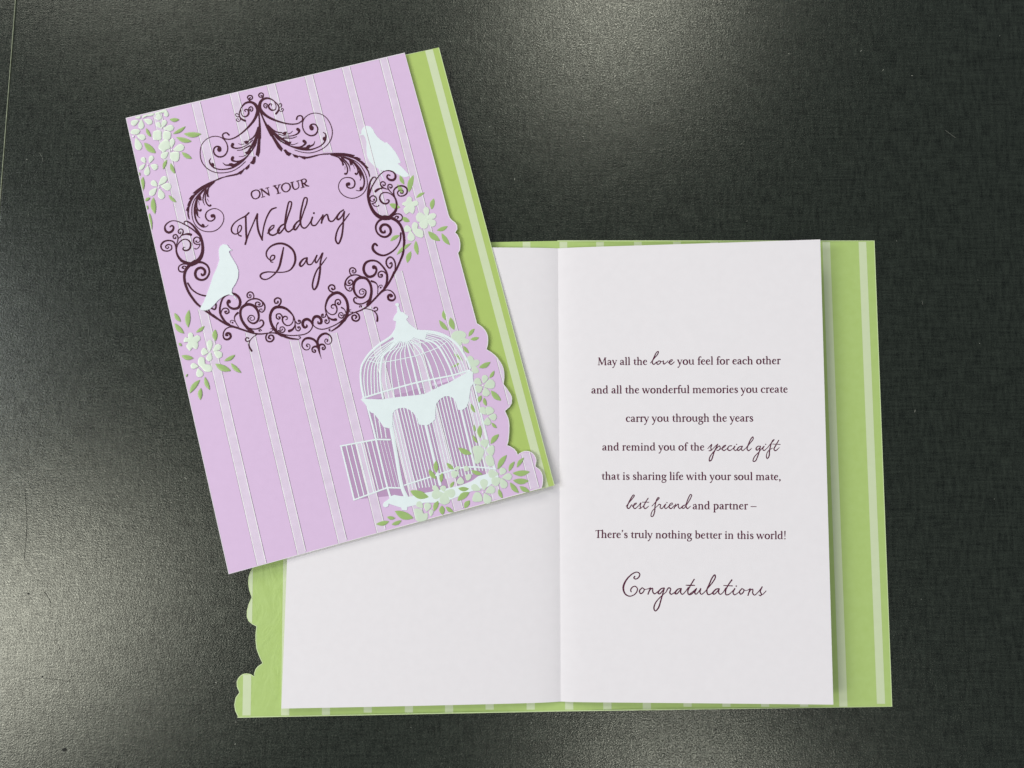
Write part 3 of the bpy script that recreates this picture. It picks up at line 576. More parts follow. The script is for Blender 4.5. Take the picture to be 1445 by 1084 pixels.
L(300, 400, [(0, 535, 34), (100, 612, 34), (250, 700, 36), (400, 750, 34), (560, 805, 30), (700, 850, 28), (830, 860, 24), (930, 848, 20), (1040, 842, 22), (1130, 865, 26)],
 [(440, 740, 12), (390, 660, 14), (370, 590, 16), (390, 540, 28), (430, 500, 34)], [(380, 650, 12), (340, 628, 12), (300, 640, 12), (305, 665, 12)], [(335, 666, 28), (341, 670, 28)],
 [(350, 745, 20), (280, 745, 18), (210, 790, 20), (180, 870, 22), (200, 940, 28), (260, 952, 36), (308, 910, 38), (290, 855, 42), (245, 850, 40), (228, 880, 36), (258, 885, 26)],
 [(680, 830, 60), (590, 755, 50), (505, 640, 44), (472, 530, 42), (487, 430, 42), (545, 375, 48), (620, 357, 48), (700, 385, 46), (762, 460, 42), (785, 560, 36), (762, 640, 34), (700, 680, 32), (630, 655, 26), (598, 600, 22), (640, 545, 18), (700, 560, 16), (710, 610, 14), (660, 630, 12), (632, 600, 12), (655, 580, 18)],
 [(560, 720, 8), (640, 765, 18), (740, 775, 22), (820, 745, 26), (865, 690, 28), (855, 640, 26), (820, 622, 22), (800, 645, 20)], [(830, 803, 16), (812, 785, 16), (787, 802, 20), (805, 815, 16)],
 [(540, 370, 26), (600, 300, 22), (680, 265, 24), (760, 265, 24), (830, 300, 24), (880, 360, 24), (885, 440, 22), (840, 490, 20), (800, 470, 18), (805, 440, 14), (835, 435, 12), (838, 458, 12)],
 [(690, 270, 18), (700, 210, 20), (670, 155, 22), (620, 150, 22), (585, 195, 22), (600, 240, 20), (645, 240, 16), (652, 200, 14), (625, 192, 14), (628, 215, 16)],
 [(845, 320, 22), (850, 370, 20), (790, 400, 20), (735, 380, 22), (732, 335, 22), (770, 318, 20), (808, 345, 18), (790, 370, 24), (775, 355, 16)],
 [(930, 850, 24), (905, 910, 26), (925, 975, 26), (990, 990, 28), (1038, 940, 30), (1020, 887, 28), (970, 885, 26), (952, 925, 28), (985, 942, 24)], [(970, 830, 14), (1020, 800, 12), (1010, 770, 12), (985, 775, 12)],
 [(1180, 890, 44), (1120, 850, 50), (1055, 785, 50), (1000, 690, 46), (977, 580, 46), (1000, 480, 46), (1060, 412, 50), (1150, 402, 48), (1240, 427, 40), (1320, 490, 32), (1372, 560, 24), (1398, 640, 20), (1398, 715, 20), (1355, 785, 36), (1300, 810, 48)],
 [(1110, 392, 28), (1158, 330, 26), (1155, 270, 26), (1100, 247, 26), (1052, 282, 26), (1065, 335, 24), (1110, 330, 24), (1108, 308, 32)],
 [(1370, 560, 14), (1368, 640, 16), (1322, 705, 18), (1260, 715, 20), (1202, 670, 24), (1187, 600, 26), (1220, 562, 24), (1262, 570, 20), (1268, 605, 16), (1240, 620, 12)],
 [(1188, 630, 18), (1180, 560, 22), (1140, 517, 22), (1087, 532, 22), (1087, 588, 22), (1130, 608, 22), (1145, 578, 26), (1122, 570, 20)], [(1090, 800, 14), (1085, 720, 16), (1113, 670, 26)],
 [(1120, 800, 20), (1190, 835, 20), (1230, 790, 20), (1200, 742, 18), (1152, 748, 16), (1145, 788, 14), (1175, 800, 12), (1185, 777, 22)])
Rr(420, 390, [(1120, 550, 14), (1200, 558, 14), (1290, 590, 16), (1340, 640, 22), (1355, 700, 28), (1353, 760, 36)], [(1290, 590, 14), (1350, 580, 20), (1355, 540, 20), (1322, 524, 18), (1298, 545, 28)])
L(360, 420, [(690, 410, 16), (720, 445, 18), (768, 430, 20), (765, 390, 18), (735, 387, 20), (745, 410, 24)], [(685, 470, 16), (695, 545, 18), (740, 565, 20), (768, 530, 20), (750, 495, 18), (722, 502, 16), (737, 520, 24)],
 [(975, 470, 18), (945, 405, 36), (885, 368, 48), (825, 392, 48), (808, 458, 46), (840, 508, 42), (882, 490, 30), (875, 462, 18)], [(968, 420, 18), (975, 490, 18), (930, 570, 18), (850, 620, 18), (740, 640, 18), (600, 645, 18), (460, 625, 22)],
 [(380, 595, 44), (480, 650, 44), (580, 690, 34), (680, 705, 26), (740, 710, 18)], [(750, 700, 12), (770, 688, 18), (762, 665, 16), (742, 668, 14)],
 [(1068, 830, 40), (1042, 760, 36), (990, 712, 38), (920, 690, 40), (850, 702, 36), (802, 760, 26), (803, 840, 20), (860, 890, 16), (920, 870, 14), (930, 812, 14), (892, 787, 14), (872, 815, 20), (890, 832, 26)],
 [(1085, 860, 46), (1040, 832, 36), (990, 842, 30), (966, 880, 24), (980, 922, 22), (1020, 927, 24), (1027, 897, 20), (1003, 892, 26)])
FR = 0.00009
mb = MB()
for s_ in LS: ribbon(mb, s_, z_front, FR, 0.00006)
for s_ in RS: ribbon(mb, mir(s_, MR), z_front, FR, 0.00006)
for s_ in LP: plate(mb, s_, z_front, FR+0.00003)
for s_ in RP: plate(mb, mir(s_, MR), z_front, FR+0.00003)
ribbon(mb, cr(360, 420, [(1066, 790, 28), (1080, 870, 38), (1095, 940, 22), (1125, 1040, 3)]), z_front, FR, 0.00005)
for s_ in LS: ribbon(mb, mir(s_, ML), z_front, FR, 0.00006)
for s_ in RS: ribbon(mb, s_, z_front, FR, 0.00006)
for s_ in LP: plate(mb, mir(s_, ML), z_front, FR+0.00003)
for s_ in RP: plate(mb, s_, z_front, FR+0.00003)
mb.build('scroll_frame', M['foil'], fr, True, label='plum foil scroll frame with curls around the title')

# --- doves
DL = [(328, 353.6), (323.6, 350), (320.9, 346), (315.5, 344.9), (310.9, 348), (308.9, 353.1), (309.4, 360.6), (310.1, 366.8), (306.4, 378.3), (301.5, 388.2), (297.3, 401.5), (293.2, 413.1), (288.2, 425.6), (283.0, 434.5),
      (283.4, 437.6), (289.8, 438.5), (296.5, 436.4), (303.1, 429.8), (308.9, 423.1), (316.4, 418.1), (323, 415.6), (327.2, 413.2), (328, 407.3), (333, 399.9), (336.3, 391.6), (336.7, 382.4), (333.8, 374.1), (329.7, 367.5), (325.5, 360.8), (323.3, 355.5), (324.5, 354)]
DR = cr(500, 170, [(80, 257), (120, 228), (118, 185), (150, 120), (210, 90), (280, 110), (322, 160), (348, 222), (400, 290), (460, 340), (520, 380), (550, 373), (620, 440), (700, 540), (760, 650), (792, 720), (738, 733), (800, 790), (880, 870), (945, 945), (860, 967),
      (800, 952), (740, 915), (640, 870), (540, 858), (470, 850), (420, 830), (330, 770), (250, 690), (215, 600), (205, 480), (208, 370), (185, 290), (152, 245)])
mb = MB(); plate(mb, DL, z_front, FR+0.00014, 0.00008)
ribbon(mb, cr(300, 400, [(290, 165, 60), (350, 200, 16)]), z_front, FR+0.0002); ribbon(mb, cr(300, 400, [(370, 225, 16), (400, 262, 14)]), z_front, FR+0.0002)
mb.build('dove', M['dove'], fr, label='white dove perched at the left of the scroll frame')
mb = MB(); plate(mb, DR, z_front, 0.00002, 0.00005)
ribbon(mb, cr(500, 170, [(430, 830, 34), (450, 900, 20), (500, 1010, 12)]), z_front, 0.00008); ribbon(mb, cr(500, 170, [(480, 850, 16), (440, 930, 12), (370, 1010, 8)]), z_front, 0.00008)
mb.build('dove', M['dove'], fr, label='white dove perched at the upper right of the scroll frame')

# --- birdcage
mb = MB()
body_t = [(516, 572), (520, 560), (610, 545), (660, 530), (672, 556), (700, 662), (640, 690), (575, 704), (550, 700), (500, 705), (481, 629), (528, 620)]
dome_t = cr(500, 480, [(150, 985), (112, 660), (130, 430), (250, 250), (450, 60), (700, -80), (950, -100), (1300, -120), (1560, -40), (1800, 200), (1960, 500), (1440, 690), (860, 900), (300, 1010)])
plate(mb, body_t, z_front, 0.000022, 0, 1); plate(mb, dome_t, z_front, 0.000044, 0, 2)
CZ = 0.00011
def cg(ox, oy, pts, wd=None, sm=True, lift=CZ, dome=0.00006): ribbon(mb, cr(ox, oy, [(p[0], p[1], p[2] if len(p) > 2 else wd) for p in pts]), z_front, lift, dome, 5, smooth=sm)
for i, r in enumerate([[(200, 960), (165, 700), (190, 450), (250, 310), (380, 180), (560, 60), (700, -20)], [(245, 950), (225, 700), (245, 450), (300, 330), (420, 200), (590, 70), (720, -20)],
  [(300, 930), (285, 650), (300, 450), (350, 330), (460, 210), (620, 80), (740, -20)], [(350, 915), (340, 650), (350, 450), (400, 330), (490, 220), (650, 80), (750, -20)], [(410, 900), (395, 700), (395, 450), (430, 330), (540, 210), (680, 80), (770, -30)],
  [(490, 990, 34), (455, 800, 36), (440, 600, 36), (455, 400, 38), (490, 270, 36), (600, 160, 34), (700, 60, 34), (780, -40, 30)], [(590, 980), (540, 700), (530, 450), (545, 330), (600, 220), (700, 110), (780, 0)], [(680, 970), (630, 650), (620, 400), (640, 260), (740, 130), (790, 20)],
  [(795, 960), (740, 650), (700, 400), (715, 240), (790, 130), (815, 30)], [(910, 950), (840, 650), (790, 350), (790, 210), (830, 120), (840, 20)], [(1020, 940), (950, 650), (870, 330), (860, 190), (870, 90), (860, 10)], [(1120, 910, 34), (1060, 700, 34), (1000, 450, 32), (950, 250, 30), (910, 100, 28), (880, 10, 26)],
  [(1200, 900), (1130, 600), (1050, 300), (980, 150), (910, 30)], [(1310, 850), (1220, 500), (1130, 250), (1030, 110), (930, 20)], [(1410, 800), (1310, 550), (1190, 220), (1080, 90), (960, 20)]]): cg(500, 480, r, 19)
for r in [[(540, 1410), (450, 1050), (350, 830), (280, 700), (180, 620), (90, 560)], [(650, 1370), (560, 1050), (450, 800), (370, 690), (270, 620), (120, 560)], [(760, 1320), (680, 1070), (520, 760), (430, 650), (300, 590), (150, 540)],
  [(850, 1260, 32), (770, 1040, 34), (600, 730, 34), (500, 640, 34), (350, 590, 34), (180, 530, 30)], [(900, 1200), (810, 980), (650, 710), (560, 620), (420, 570), (240, 520)], [(950, 1180), (860, 960), (700, 680), (600, 600), (450, 550), (270, 500)],
  [(1010, 1170), (930, 960), (760, 660), (650, 570), (480, 520), (300, 480)], [(1060, 1160), (980, 950), (830, 690), (720, 580), (560, 510), (350, 475)]]: cg(570, 430, r, 17)
cg(500, 420, [(700, 560, 44), (640, 650, 48), (560, 710, 44), (450, 780, 42), (340, 870, 40), (250, 960, 40), (180, 1060, 38), (130, 1153, 36), (110, 1263, 34), (110, 1383, 36), (125, 1523, 38), (160, 1690, 38)])
cg(570, 430, [(150, 420, 40), (250, 450, 42), (400, 455, 44), (560, 480, 44), (700, 530, 44), (830, 610, 42), (930, 710, 42), (1010, 830, 38), (1080, 960, 34), (1125, 1080, 34)])
cg(500, 480, [(240, 350), (400, 385), (540, 370), (790, 325), (1040, 270), (1200, 215), (1350, 160), (1440, 120), (1580, 20)], 14)
cg(500, 480, [(240, 312), (420, 260), (640, 170), (860, 100)], 12); cg(570, 430, [(150, 660), (280, 650), (480, 612), (680, 600)], 12)
cg(500, 480, [(150, 985), (440, 895), (860, 775), (1140, 705), (1440, 645), (1674, 598), (1960, 512)], 28)
plate(mb, cr(500, 420, [(725, 150), (730, 250), (690, 300), (668, 350), (660, 372), (680, 400), (710, 400), (702, 480), (688, 560), (640, 650), (700, 735), (780, 745), (860, 760), (940, 740), (1010, 680), (1090, 710), (1200, 730), (1240, 580), (1090, 560), (1000, 500), (930, 440), (880, 370), (912, 345), (915, 312), (860, 280), (835, 250), (790, 245), (755, 150)]), z_front, CZ, 0.00007)
plate(mb, [(500+(730+34*math.cos(a))/K, 420+(122+30*math.sin(a))/K) for a in [i*math.pi/6 for i in range(12)]], z_front, CZ, 0.00007)
VAL = [(509.1, 564.1), (512.5, 562), (520, 563.3), (540, 563.7), (558.1, 560.8), (575, 559.1), (592.2, 557.1), (600.5, 555.8), (611.3, 550), (624.1, 543.8), (633.2, 540.4), (643.2, 534.5), (656.5, 527.4), (663.1, 522.6), (667.6, 525.5), (667.3, 533.2), (668.6, 541), (664.5, 546), (662.8, 556.6), (661.3, 567.4), (658.1, 574.9),
       (653.2, 578.2), (647.3, 579), (645.7, 576.5), (643.2, 567.4), (639.9, 562.4), (634.9, 559.3), (628.2, 559.3), (620.8, 563.3), (616.2, 569.1), (614.5, 576.5), (614.5, 591), (611, 595), (606, 598.6), (602.1, 600.5), (597, 600), (592.2, 599.4), (590.5, 597.3), (588.9, 590.7), (583, 582.4), (577.2, 578.2), (570.6, 575.6), (563.1, 576.2),
       (557.3, 579.1), (554.4, 583.2), (554.2, 589.9), (554, 601), (549.8, 604.8), (545, 603.5), (541.5, 603), (535.7, 594), (528.2, 584), (523.3, 582.2), (517.9, 574.1), (514.9, 569.9), (512.5, 567)]
plate(mb, VAL, z_front, CZ, 0.00009)
def bar(x0, y0, x1, y1, wd, lift=CZ-0.00002): ribbon(mb, [(x0, y0, wd), (x1, y1, wd)], z_front, lift, 0.00006, 3, smooth=False)
def vb(x620, y0, y1, wd): bar(x620+.24*(y0-620), y0, x620+.24*(y1-620), y1, wd)
for x in [561, 565.9, 570.7, 575.5, 580.3, 585.1, 589.9, 594.7, 599.5]: vb(x, 574, 690-0.10*(x-560), 1.55)
vb(605.7, 590, 684, 4.0)
for x in [611.3, 616.1, 620.9, 625.7, 630.5, 635.3, 640.1, 644.9, 649.7, 654.4]: vb(x, 556, 676-.15*(x-611), 1.55)
vb(660.6, 572, 668, 3.2)
for x in [666, 670.6, 675.6, 680.8]: vb(x, 552, 664, 1.4)
ribbon(mb, [(668.5, 540, 2.6), (675.5, 570, 2.6), (690, 630, 2.6), (698.5, 662, 2.8)], z_front, CZ, 0.00006, 4)
ribbon(mb, [(518.5, 574, 2.6), (525.6, 600, 2.7), (530.8, 621, 2.7), (546.6, 687, 2.7), (551, 702, 3)], z_front, CZ, 0.00006, 4)
ribbon(mb, [(551.5, 600, 5.6), (558, 636, 5.2), (567.3, 687, 5.2), (573, 701, 6)], z_front, CZ, 0.00006, 4)
for a, b in [((528.2, 584.9), (533.5, 618)), ((534.9, 594), (539, 618)), ((543, 604), (545, 618))]: bar(*a, *b, 1.5)
for x in [536.5, 541.5, 546.5]: bar(x, 622, x+16.5, 687, .8)
ribbon(mb, [(480.6, 629.6, 2.1), (531.4, 620.2, 2.3), (550.5, 620.6, 2.4)], z_front, CZ, 0.00006, 4, smooth=False)
ribbon(mb, [(499.4, 705.6, 2.1), (547.1, 688.2, 2.3), (569.5, 688.8, 2.2)], z_front, CZ, 0.00006, 4, smooth=False)
bar(481.3, 629.4, 499.9, 705.2, 2.3)
for (a, b), (c, d) in zip([(488.6, 629), (495.8, 627.2), (503.0, 625.4), (510, 624.2), (517, 622.6), (524.2, 621.6)], [(507, 702.4), (513.9, 699.8), (520.8, 697.2), (527.6, 694.6), (534.3, 692.2), (541, 689.8)]): bar(a, b, c, d, 1.6)
ribbon(mb, [(571, 684.8, 2), (591.4, 678.3, 2.2), (607.2, 673.3, 2.2), (627.4, 666.8, 2.2), (648, 660.8, 2.2), (664.8, 659.1, 2.3), (683, 660, 2.2), (699.7, 662, 2.2)], z_front, CZ, 0.00006, 4)
BASE = cr(520, 660, [(245, 632), (262, 590), (300, 565), (350, 530), (370, 490), (440, 462), (520, 478), (620, 490), (720, 490), (900, 440), (1060, 410)])+cr(600, 640, [(220, 625), (330, 600), (540, 560), (780, 480), (900, 385), (1060, 345), (1140, 290), (1200, 285), (1250, 400), (1080, 560), (780, 645), (500, 755), (300, 835), (0, 835)])+cr(520, 660, [(662, 668), (655, 722), (570, 722), (560, 682), (345, 612), (335, 655), (292, 675), (255, 660)])
plate(mb, BASE, z_front, CZ, 0.00007)
mb.build('birdcage', [M['dove'], M['tint'], M['tint2']], fr, label='white embossed birdcage with domed top and open door')

# --- flowers (each flower one piece of embossing) and leaves
FZ = 0.00016
def flower(ox, oy, petals, polys=(), dots=(), mat='petal', h=0.00012, lift=FZ, label=None):
    mb = MB()
    if ox >= 500: h = 0.00005; petals = [(a-.06*(c-a), b-.06*(d-b), c+.04*(c-a), d+.04*(d-b), w_*1.18) for a, b, c, d, w_ in petals]
    for q in petals: pillow(mb, cr(ox, oy, leafshape(*q, rnd=True)), z_front, lift, h)
    for q in polys: pillow(mb, spline(cr(ox, oy, q), 3, True), z_front, lift, h)
    for x, y, r in dots: pillow(mb, cr(ox, oy, [(x+r*.5*math.cos(i*math.pi/4), y+r*.5*math.sin(i*math.pi/4)) for i in range(8)]), z_front, lift+0.00005, h, 1)
    mb.build('flower', [M[mat], M['glint']], fr, True)
flower(170, 140, [(315, 365, 180, 430, 112), (358, 345, 352, 515, 116), (395, 345, 545, 410, 112)], [[(250, 315), (300, 296), (345, 288), (345, 325), (300, 335)], [(375, 290), (440, 268), (560, 240), (580, 250), (540, 285), (450, 295), (380, 325)]])
flower(170, 140, [(655, 235, 645, 362, 130), (775, 185, 785, 305, 90)], [[(590, 240), (680, 205), (770, 178), (760, 230), (690, 235), (600, 270)]])
flower(170, 140, [(690, 500, 620, 395, 92), (706, 490, 770, 355, 100), (735, 505, 912, 485, 122)], [[(556, 560), (590, 540), (645, 530), (693, 550), (697, 620), (690, 690), (600, 698), (562, 688)], [(738, 552), (790, 545), (850, 562), (858, 640), (830, 690), (740, 688), (722, 640)]], [(702, 495, 26)])
flower(170, 140, [(868, 835, 890, 665, 100), (893, 868, 1088, 805, 140), (820, 900, 695, 1000, 122)], [[(645, 820), (690, 740), (760, 690), (815, 700), (845, 835), (790, 860), (740, 905), (680, 870)], [(860, 915), (920, 895), (995, 905), (1000, 1000), (975, 1055), (920, 1062), (845, 1010)]], [(872, 866, 34)])
flower(170, 140, [(275, 618, 430, 668, 116), (262, 660, 330, 872, 140)], [[(172, 575), (205, 520), (290, 512), (335, 535), (310, 590), (240, 606)]], [(221, 638, 36)])
flower(180, 200, [(308, 370, 245, 268, 96), (372, 368, 425, 238, 96), (392, 398, 515, 455, 124), (350, 412, 322, 578, 116), (305, 378, 203, 475, 78)], (), [(352, 392, 26)])
flower(180, 200, [(512, 765, 405, 672, 112), (528, 745, 665, 595, 122), (568, 755, 748, 775, 150), (545, 800, 595, 980, 132), (502, 785, 378, 915, 116)], (), [(536, 774, 30)])
flower(230, 430, [], [[(430, 500), (470, 473), (512, 500), (520, 550), (590, 518), (638, 560), (630, 605), (590, 640), (602, 680), (572, 757), (540, 750), (510, 730), (455, 790), (430, 760), (400, 720), (405, 680), (432, 650), (400, 615), (360, 642), (354, 610), (385, 553), (430, 570)]])
flower(230, 430, [(800, 800, 795, 598, 112), (775, 815, 650, 790, 150), (850, 790, 985, 690, 122), (865, 800, 1005, 885, 142), (810, 810, 775, 965, 120)])
flower(230, 490, [(610, 330, 468, 315, 116), (595, 360, 645, 512, 142)], [[(600, 210), (640, 165), (708, 190), (712, 270), (745, 292), (800, 300), (838, 360), (820, 412), (715, 412), (650, 345), (605, 300)]])
flower(530, 240, [], [[(540, 470), (580, 453), (615, 480), (622, 540), (690, 518), (728, 560), (710, 602), (662, 620), (670, 650), (632, 747), (580, 717), (520, 752), (488, 720), (475, 660), (510, 620), (453, 592), (460, 560), (520, 530)]])
flower(530, 240, [(872, 800, 858, 632, 96), (855, 820, 1025, 768, 96), (880, 850, 1015, 935, 122), (865, 820, 690, 795, 160), (880, 830, 780, 985, 150)])
flower(530, 290, [(610, 420, 488, 385, 116), (590, 440, 612, 605, 124)], [[(620, 330), (660, 284), (722, 320), (712, 390), (780, 410), (812, 460), (797, 547), (700, 527), (650, 470), (620, 400)]])
flower(570, 430, [], [[(795, 545), (850, 462), (940, 440), (1030, 468), (1062, 520), (1040, 572), (1112, 600), (1090, 655), (1000, 660), (975, 590), (985, 680), (900, 700), (850, 610)]], (), 'petal2', lift=.00006)
flower(610, 490, [(680, 440, 760, 350, 136)], [[(590, 180), (650, 145), (700, 190), (712, 222), (762, 210), (806, 250), (772, 312), (650, 350), (600, 260)]], (), 'petal2', lift=.00006)
flower(610, 490, [(835, 630, 725, 550, 116), (868, 610, 910, 478, 104), (885, 665, 1058, 605, 160), (895, 690, 925, 832, 130), (850, 680, 740, 730, 142)], (), [(862, 652, 30)], 'petal2')
flower(600, 540, [(1055, 545, 1120, 420, 150), (1085, 580, 1210, 590, 120), (1060, 595, 1055, 725, 120), (1025, 540, 945, 425, 112)], (), (), 'petal2')
flower(640, 590, [(540, 500, 520, 365, 150), (560, 540, 692, 560, 180)], [[(322, 500), (420, 468), (520, 540), (500, 640), (440, 762), (372, 772), (350, 640)], [(560, 640), (650, 640), (690, 800), (600, 820), (540, 720)]], (), 'petal2')
flower(670, 620, [(400, 590, 225, 590, 150), (440, 600, 500, 492, 116), (470, 650, 628, 628, 116), (455, 670, 515, 828, 128), (440, 670, 290, 745, 160)], (), (), 'petal2')
flower(600, 640, [(1000, 620, 1000, 425, 152), (940, 620, 780, 550, 122), (1010, 680, 1085, 845, 142), (1030, 660, 1180, 590, 132)], [[(800, 770), (850, 662), (930, 668), (972, 800), (890, 822), (815, 812)]], [(983, 658, 30)], 'petal2')
flower(600, 640, [(570, 320, 448, 375, 122), (600, 400, 600, 525, 122), (690, 370, 770, 425, 122), (670, 300, 725, 225, 102), (565, 290, 530, 225, 90)], (), (), 'petal2')
flower(600, 640, [(310, 670, 105, 725, 162), (325, 660, 330, 865, 185), (330, 650, 515, 695, 160), (325, 650, 295, 550, 102), (240, 640, 130, 560, 90)], (), (), 'petal2')
flower(520, 660, [(920, 680, 825, 580, 112), (985, 740, 1015, 600, 122), (1060, 825, 1072, 715, 72)], [[(780, 702), (900, 712), (940, 782), (1002, 770), (992, 880), (830, 912), (790, 800)]], (), 'petal2')
LV = {(170, 140): [(835, 345, 1002, 350, 66), (893, 592, 1108, 463, 60), (1078, 590, 1378, 595, 92), (948, 648, 1212, 722, 80), (405, 742, 603, 917, 105), (1043, 903, 1217, 1012, 72), (438, 495, 522, 643, 56)],
 (180, 200): [(672, 308, 608, 473, 60), (733, 365, 808, 548, 66), (265, 598, 265, 835, 80), (387, 953, 300, 1012, 52), (440, 945, 468, 1233, 90), (698, 908, 833, 1032, 56), (205, 520, 212, 582, 26)],
 (180, 280): [(375, 250, 412, 547, 84), (335, 118, 348, 192, 32)],
 (230, 430): [(198, 143, 302, 292, 70), (445, 88, 430, 392, 92), (198, 318, 362, 492, 82), (563, 472, 708, 363, 60), (888, 422, 896, 618, 88), (268, 650, 325, 702, 46), (315, 868, 522, 912, 82), (1038, 957, 1228, 853, 66)],
 (230, 490): [(888, 283, 1157, 402, 104), (1153, 273, 1332, 437, 72), (632, 553, 453, 787, 82), (712, 505, 797, 728, 72), (646, 692, 638, 898, 78), (420, 455, 395, 510, 28)],
 (530, 240): [(412, 85, 488, 248, 66), (647, 80, 568, 383, 98), (837, 383, 688, 477, 56), (992, 482, 953, 673, 82), (232, 575, 420, 637, 88), (445, 800, 582, 877, 78), (1038, 1027, 1228, 957, 72), (372, 243, 482, 400, 74)],
 (530, 290): [(888, 438, 1098, 603, 104), (1122, 472, 1263, 673, 82), (410, 505, 247, 607, 68), (613, 638, 357, 843, 66), (684, 597, 721, 843, 76), (602, 777, 538, 978, 86)],
 (570, 430): [(668, 97, 706, 268, 66), (598, 263, 752, 438, 78), (788, 212, 858, 433, 98), (1203, 408, 1098, 543, 66), (1128, 588, 1278, 560, 62), (1008, 698, 1108, 828, 60), (848, 818, 915, 900, 40), (905, 830, 1002, 963, 50), (795, 1065, 955, 985, 40)],
 (610, 490): [(792, 348, 988, 253, 82), (968, 527, 1053, 398, 56), (998, 737, 1168, 908, 92), (832, 818, 790, 942, 66), (878, 858, 918, 998, 60)],
 (600, 540): [(778, 355, 848, 513, 54), (932, 722, 936, 943, 82), (833, 715, 852, 833, 40), (808, 888, 888, 1028, 50), (1128, 683, 1218, 772, 50), (1253, 877, 1112, 1043, 84)],
 (640, 590): [(78, 507, 308, 613, 92), (903, 627, 748, 873, 92), (1037, 737, 938, 908, 66), (1197, 672, 1073, 842, 66), (1003, 937, 1298, 913, 98), (298, 888, 495, 957, 70)],
 (670, 620): [(648, 698, 918, 707, 98), (598, 733, 747, 912, 82), (758, 798, 932, 887, 80), (405, 845, 470, 1003, 66)],
 (600, 640): [(185, 122, 195, 333, 82), (62, 275, 188, 433, 80), (292, 327, 270, 493, 66), (366, 160, 488, 273, 66), (492, 477, 428, 587, 56), (553, 592, 753, 600, 82), (753, 652, 548, 803, 110), (757, 797, 668, 933, 86), (227, 797, 148, 983, 82), (285, 885, 300, 1043, 95), (348, 905, 482, 997, 66)],
 (520, 660): [(708, 393, 1037, 503, 140), (448, 738, 765, 858, 130), (128, 960, 352, 913, 78), (313, 837, 455, 860, 60), (393, 967, 563, 897, 66)]}
for (ox, oy), ls in LV.items():
    for q in ls:
        mb = MB(); pillow(mb, cr(ox, oy, leafshape(*q)), z_front, FZ if ox != 570 and (ox, oy) != (530, 240) and (ox, oy) != (530, 290) else 0.00005, 0.00016 if ox < 300 else .00007)
        mb.build('leaf', M['leaf'], fr, True)

# --- title
ONY = [[(190, 400, 18), (130, 430, 24), (117, 480, 26), (150, 540, 22), (195, 550, 18), (245, 520, 24), (262, 460, 26), (235, 410, 22), (190, 400, 18)],
 [(284, 388, 16), (312, 512, 16)], [(288, 527, 13), (346, 512, 13)], [(260, 388, 13), (300, 380, 14)], [(288, 388, 28), (420, 488, 26)], [(390, 362, 16), (421, 488, 18)], [(360, 372, 13), (414, 356, 13)],
 [(507, 330, 28), (560, 390, 28)], [(592, 316, 16), (562, 388, 16)], [(560, 388, 28), (577, 455, 28)], [(485, 335, 13), (540, 320, 13)], [(570, 318, 13), (613, 306, 13)], [(550, 466, 13), (613, 449, 13)],
 [(700, 281, 18), (645, 315, 24), (632, 365, 26), (665, 420, 22), (710, 432, 18), (760, 400, 24), (778, 345, 26), (750, 295, 22), (700, 281, 18)],
 [(807, 272, 28), (822, 350, 28), (850, 388, 22), (895, 380, 18), (924, 340, 18), (905, 248, 18)], [(783, 277, 13), (835, 262, 13)], [(880, 252, 13), (930, 238, 13)],
 [(968, 232, 28), (995, 350, 28)], [(963, 364, 13), (1025, 348, 13)], [(945, 234, 13), (985, 225, 14)], [(970, 226, 14), (1020, 213, 18), (1050, 240, 26), (1035, 275, 22), (985, 290, 14)], [(1010, 288, 28), (1055, 326, 28), (1095, 335, 16)]]
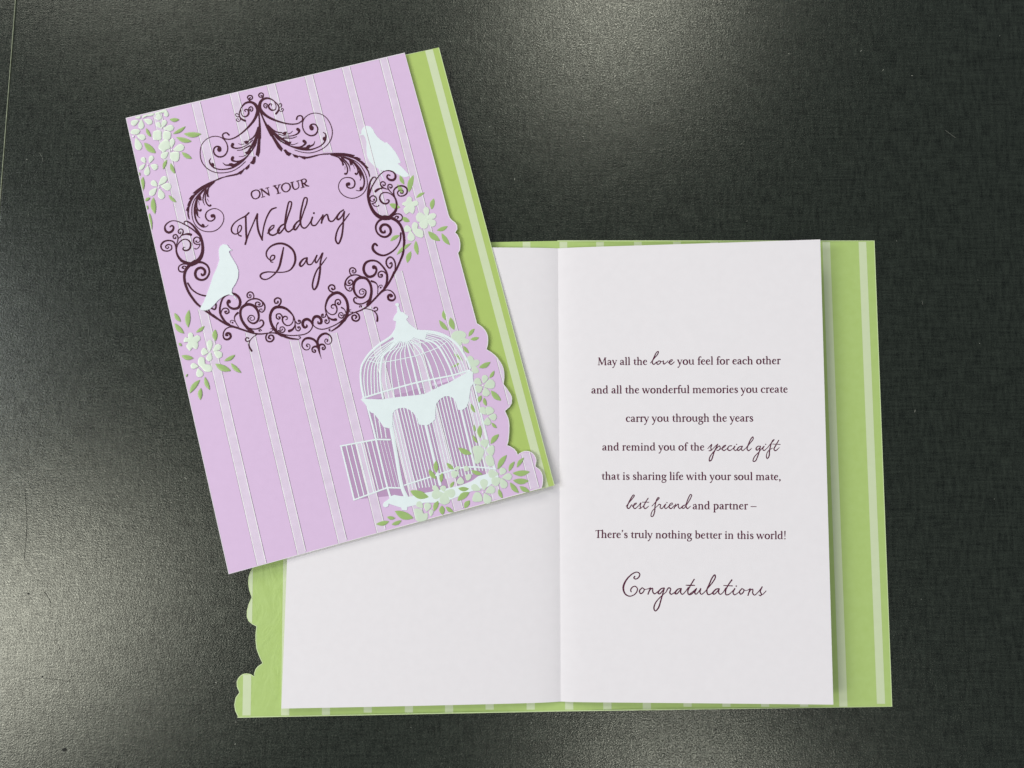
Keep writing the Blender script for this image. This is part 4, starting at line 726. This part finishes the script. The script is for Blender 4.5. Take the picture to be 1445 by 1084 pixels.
WED = [(320, 280, [[(375, 247, 28), (320, 300, 26), (220, 352, 20), (130, 420, 22), (82, 500, 26), (87, 570, 26), (140, 608, 22), (195, 590, 20), (240, 540, 22), (250, 480, 22), (222, 457, 20), (190, 500, 18), (185, 570, 20), (205, 625, 22), (242, 640, 28)],
  [(322, 310, 32), (325, 450, 32), (330, 600, 34), (335, 700, 32), (312, 782, 28)], [(320, 785, 18), (360, 640, 24), (440, 450, 22), (520, 262, 26)], [(520, 272, 32), (515, 380, 32), (540, 560, 34), (603, 708, 30)], [(603, 712, 20), (610, 600, 24), (640, 440, 24), (690, 300, 26), (760, 190, 28), (840, 158, 22)],
  [(690, 595, 18), (740, 545, 22), (795, 495, 22), (802, 458, 20), (760, 472, 20), (715, 545, 32), (725, 605, 32), (785, 627, 28), (850, 595, 24), (900, 535, 20)], [(978, 436, 24), (920, 470, 28), (868, 560, 36), (890, 595, 32), (950, 540, 24), (990, 475, 22)],
  [(1000, 440, 20), (1040, 300, 24), (1090, 150, 26), (1098, 65, 24), (1062, 58, 24), (1025, 180, 28), (1000, 330, 32), (990, 450, 34), (1000, 530, 30), (1045, 570, 26), (1120, 522, 24), (1160, 480, 20)]]),
 (390, 260, [[(398, 612, 24), (340, 658, 28), (293, 745, 36), (320, 775, 32), (370, 720, 24), (405, 660, 20)], [(415, 620, 20), (470, 450, 24), (515, 320, 26), (520, 238, 24), (482, 232, 24), (440, 360, 28), (410, 520, 32), (408, 640, 34), (430, 722, 28), (480, 748, 26), (540, 700, 22), (590, 620, 18)],
  [(613, 562, 28), (590, 650, 28), (610, 697, 26), (660, 700, 24), (720, 630, 20), (785, 535, 20)], dot(637, 492, 34), [(790, 525, 28), (766, 662, 30)], [(770, 640, 20), (820, 540, 24), (862, 515, 24), (880, 570, 30), (900, 622, 28), (950, 632, 24), (1010, 570, 22), (1040, 520, 20)],
  [(1140, 437, 24), (1080, 480, 26), (1028, 570, 36), (1050, 603, 32), (1110, 550, 24), (1150, 475, 24)], [(1155, 465, 26), (1140, 600, 26), (1130, 750, 30), (1100, 920, 32), (1050, 1012, 28), (1010, 960, 30), (1015, 860, 28), (1060, 740, 24), (1130, 650, 22), (1190, 570, 22), (1240, 500, 16)]])]
DAY = [(360, 330, [[(300, 485, 20), (270, 475, 22), (256, 420, 20), (288, 368, 22), (330, 375, 26), (325, 420, 24), (280, 450, 20), (230, 430, 20), (192, 370, 26), (197, 300, 26), (260, 220, 28), (360, 173, 34), (470, 168, 36), (570, 210, 36), (650, 290, 36), (683, 400, 38), (668, 510, 36), (600, 610, 26), (500, 650, 20), (360, 655, 20), (200, 650, 24), (110, 680, 30), (88, 720, 30), (120, 765, 26), (190, 775, 22), (270, 735, 22), (360, 650, 28), (410, 560, 36), (445, 420, 38), (483, 235, 24)],
  [(880, 407, 22), (820, 430, 28), (758, 520, 38), (780, 553, 30), (840, 500, 22), (880, 420, 24)], [(885, 410, 26), (880, 480, 30), (900, 520, 26), (950, 520, 22), (1000, 455, 20), (1045, 372, 20)], [(1050, 367, 26), (1020, 450, 28), (1035, 493, 26), (1080, 440, 20), (1140, 332, 24)],
  [(1150, 327, 26), (1110, 480, 28), (1105, 600, 34), (1080, 780, 36), (1040, 910, 34), (1000, 950, 26), (975, 900, 28), (990, 780, 28), (1050, 620, 24), (1130, 520, 22), (1215, 405, 14)]])]
for crops, lab in (([(345, 235, ONY)], 'plum serif words ON YOUR'), (WED, 'large plum script word Wedding'), (DAY, 'large plum script word Day')):
    mb = MB()
    for ox, oy, sts in crops:
        for s_ in sts: ribbon(mb, cr(ox, oy, s_), z_front, 0.00006, 0.00003)
    mb.build('lettering', M['foil'], fr, True, label=lab)
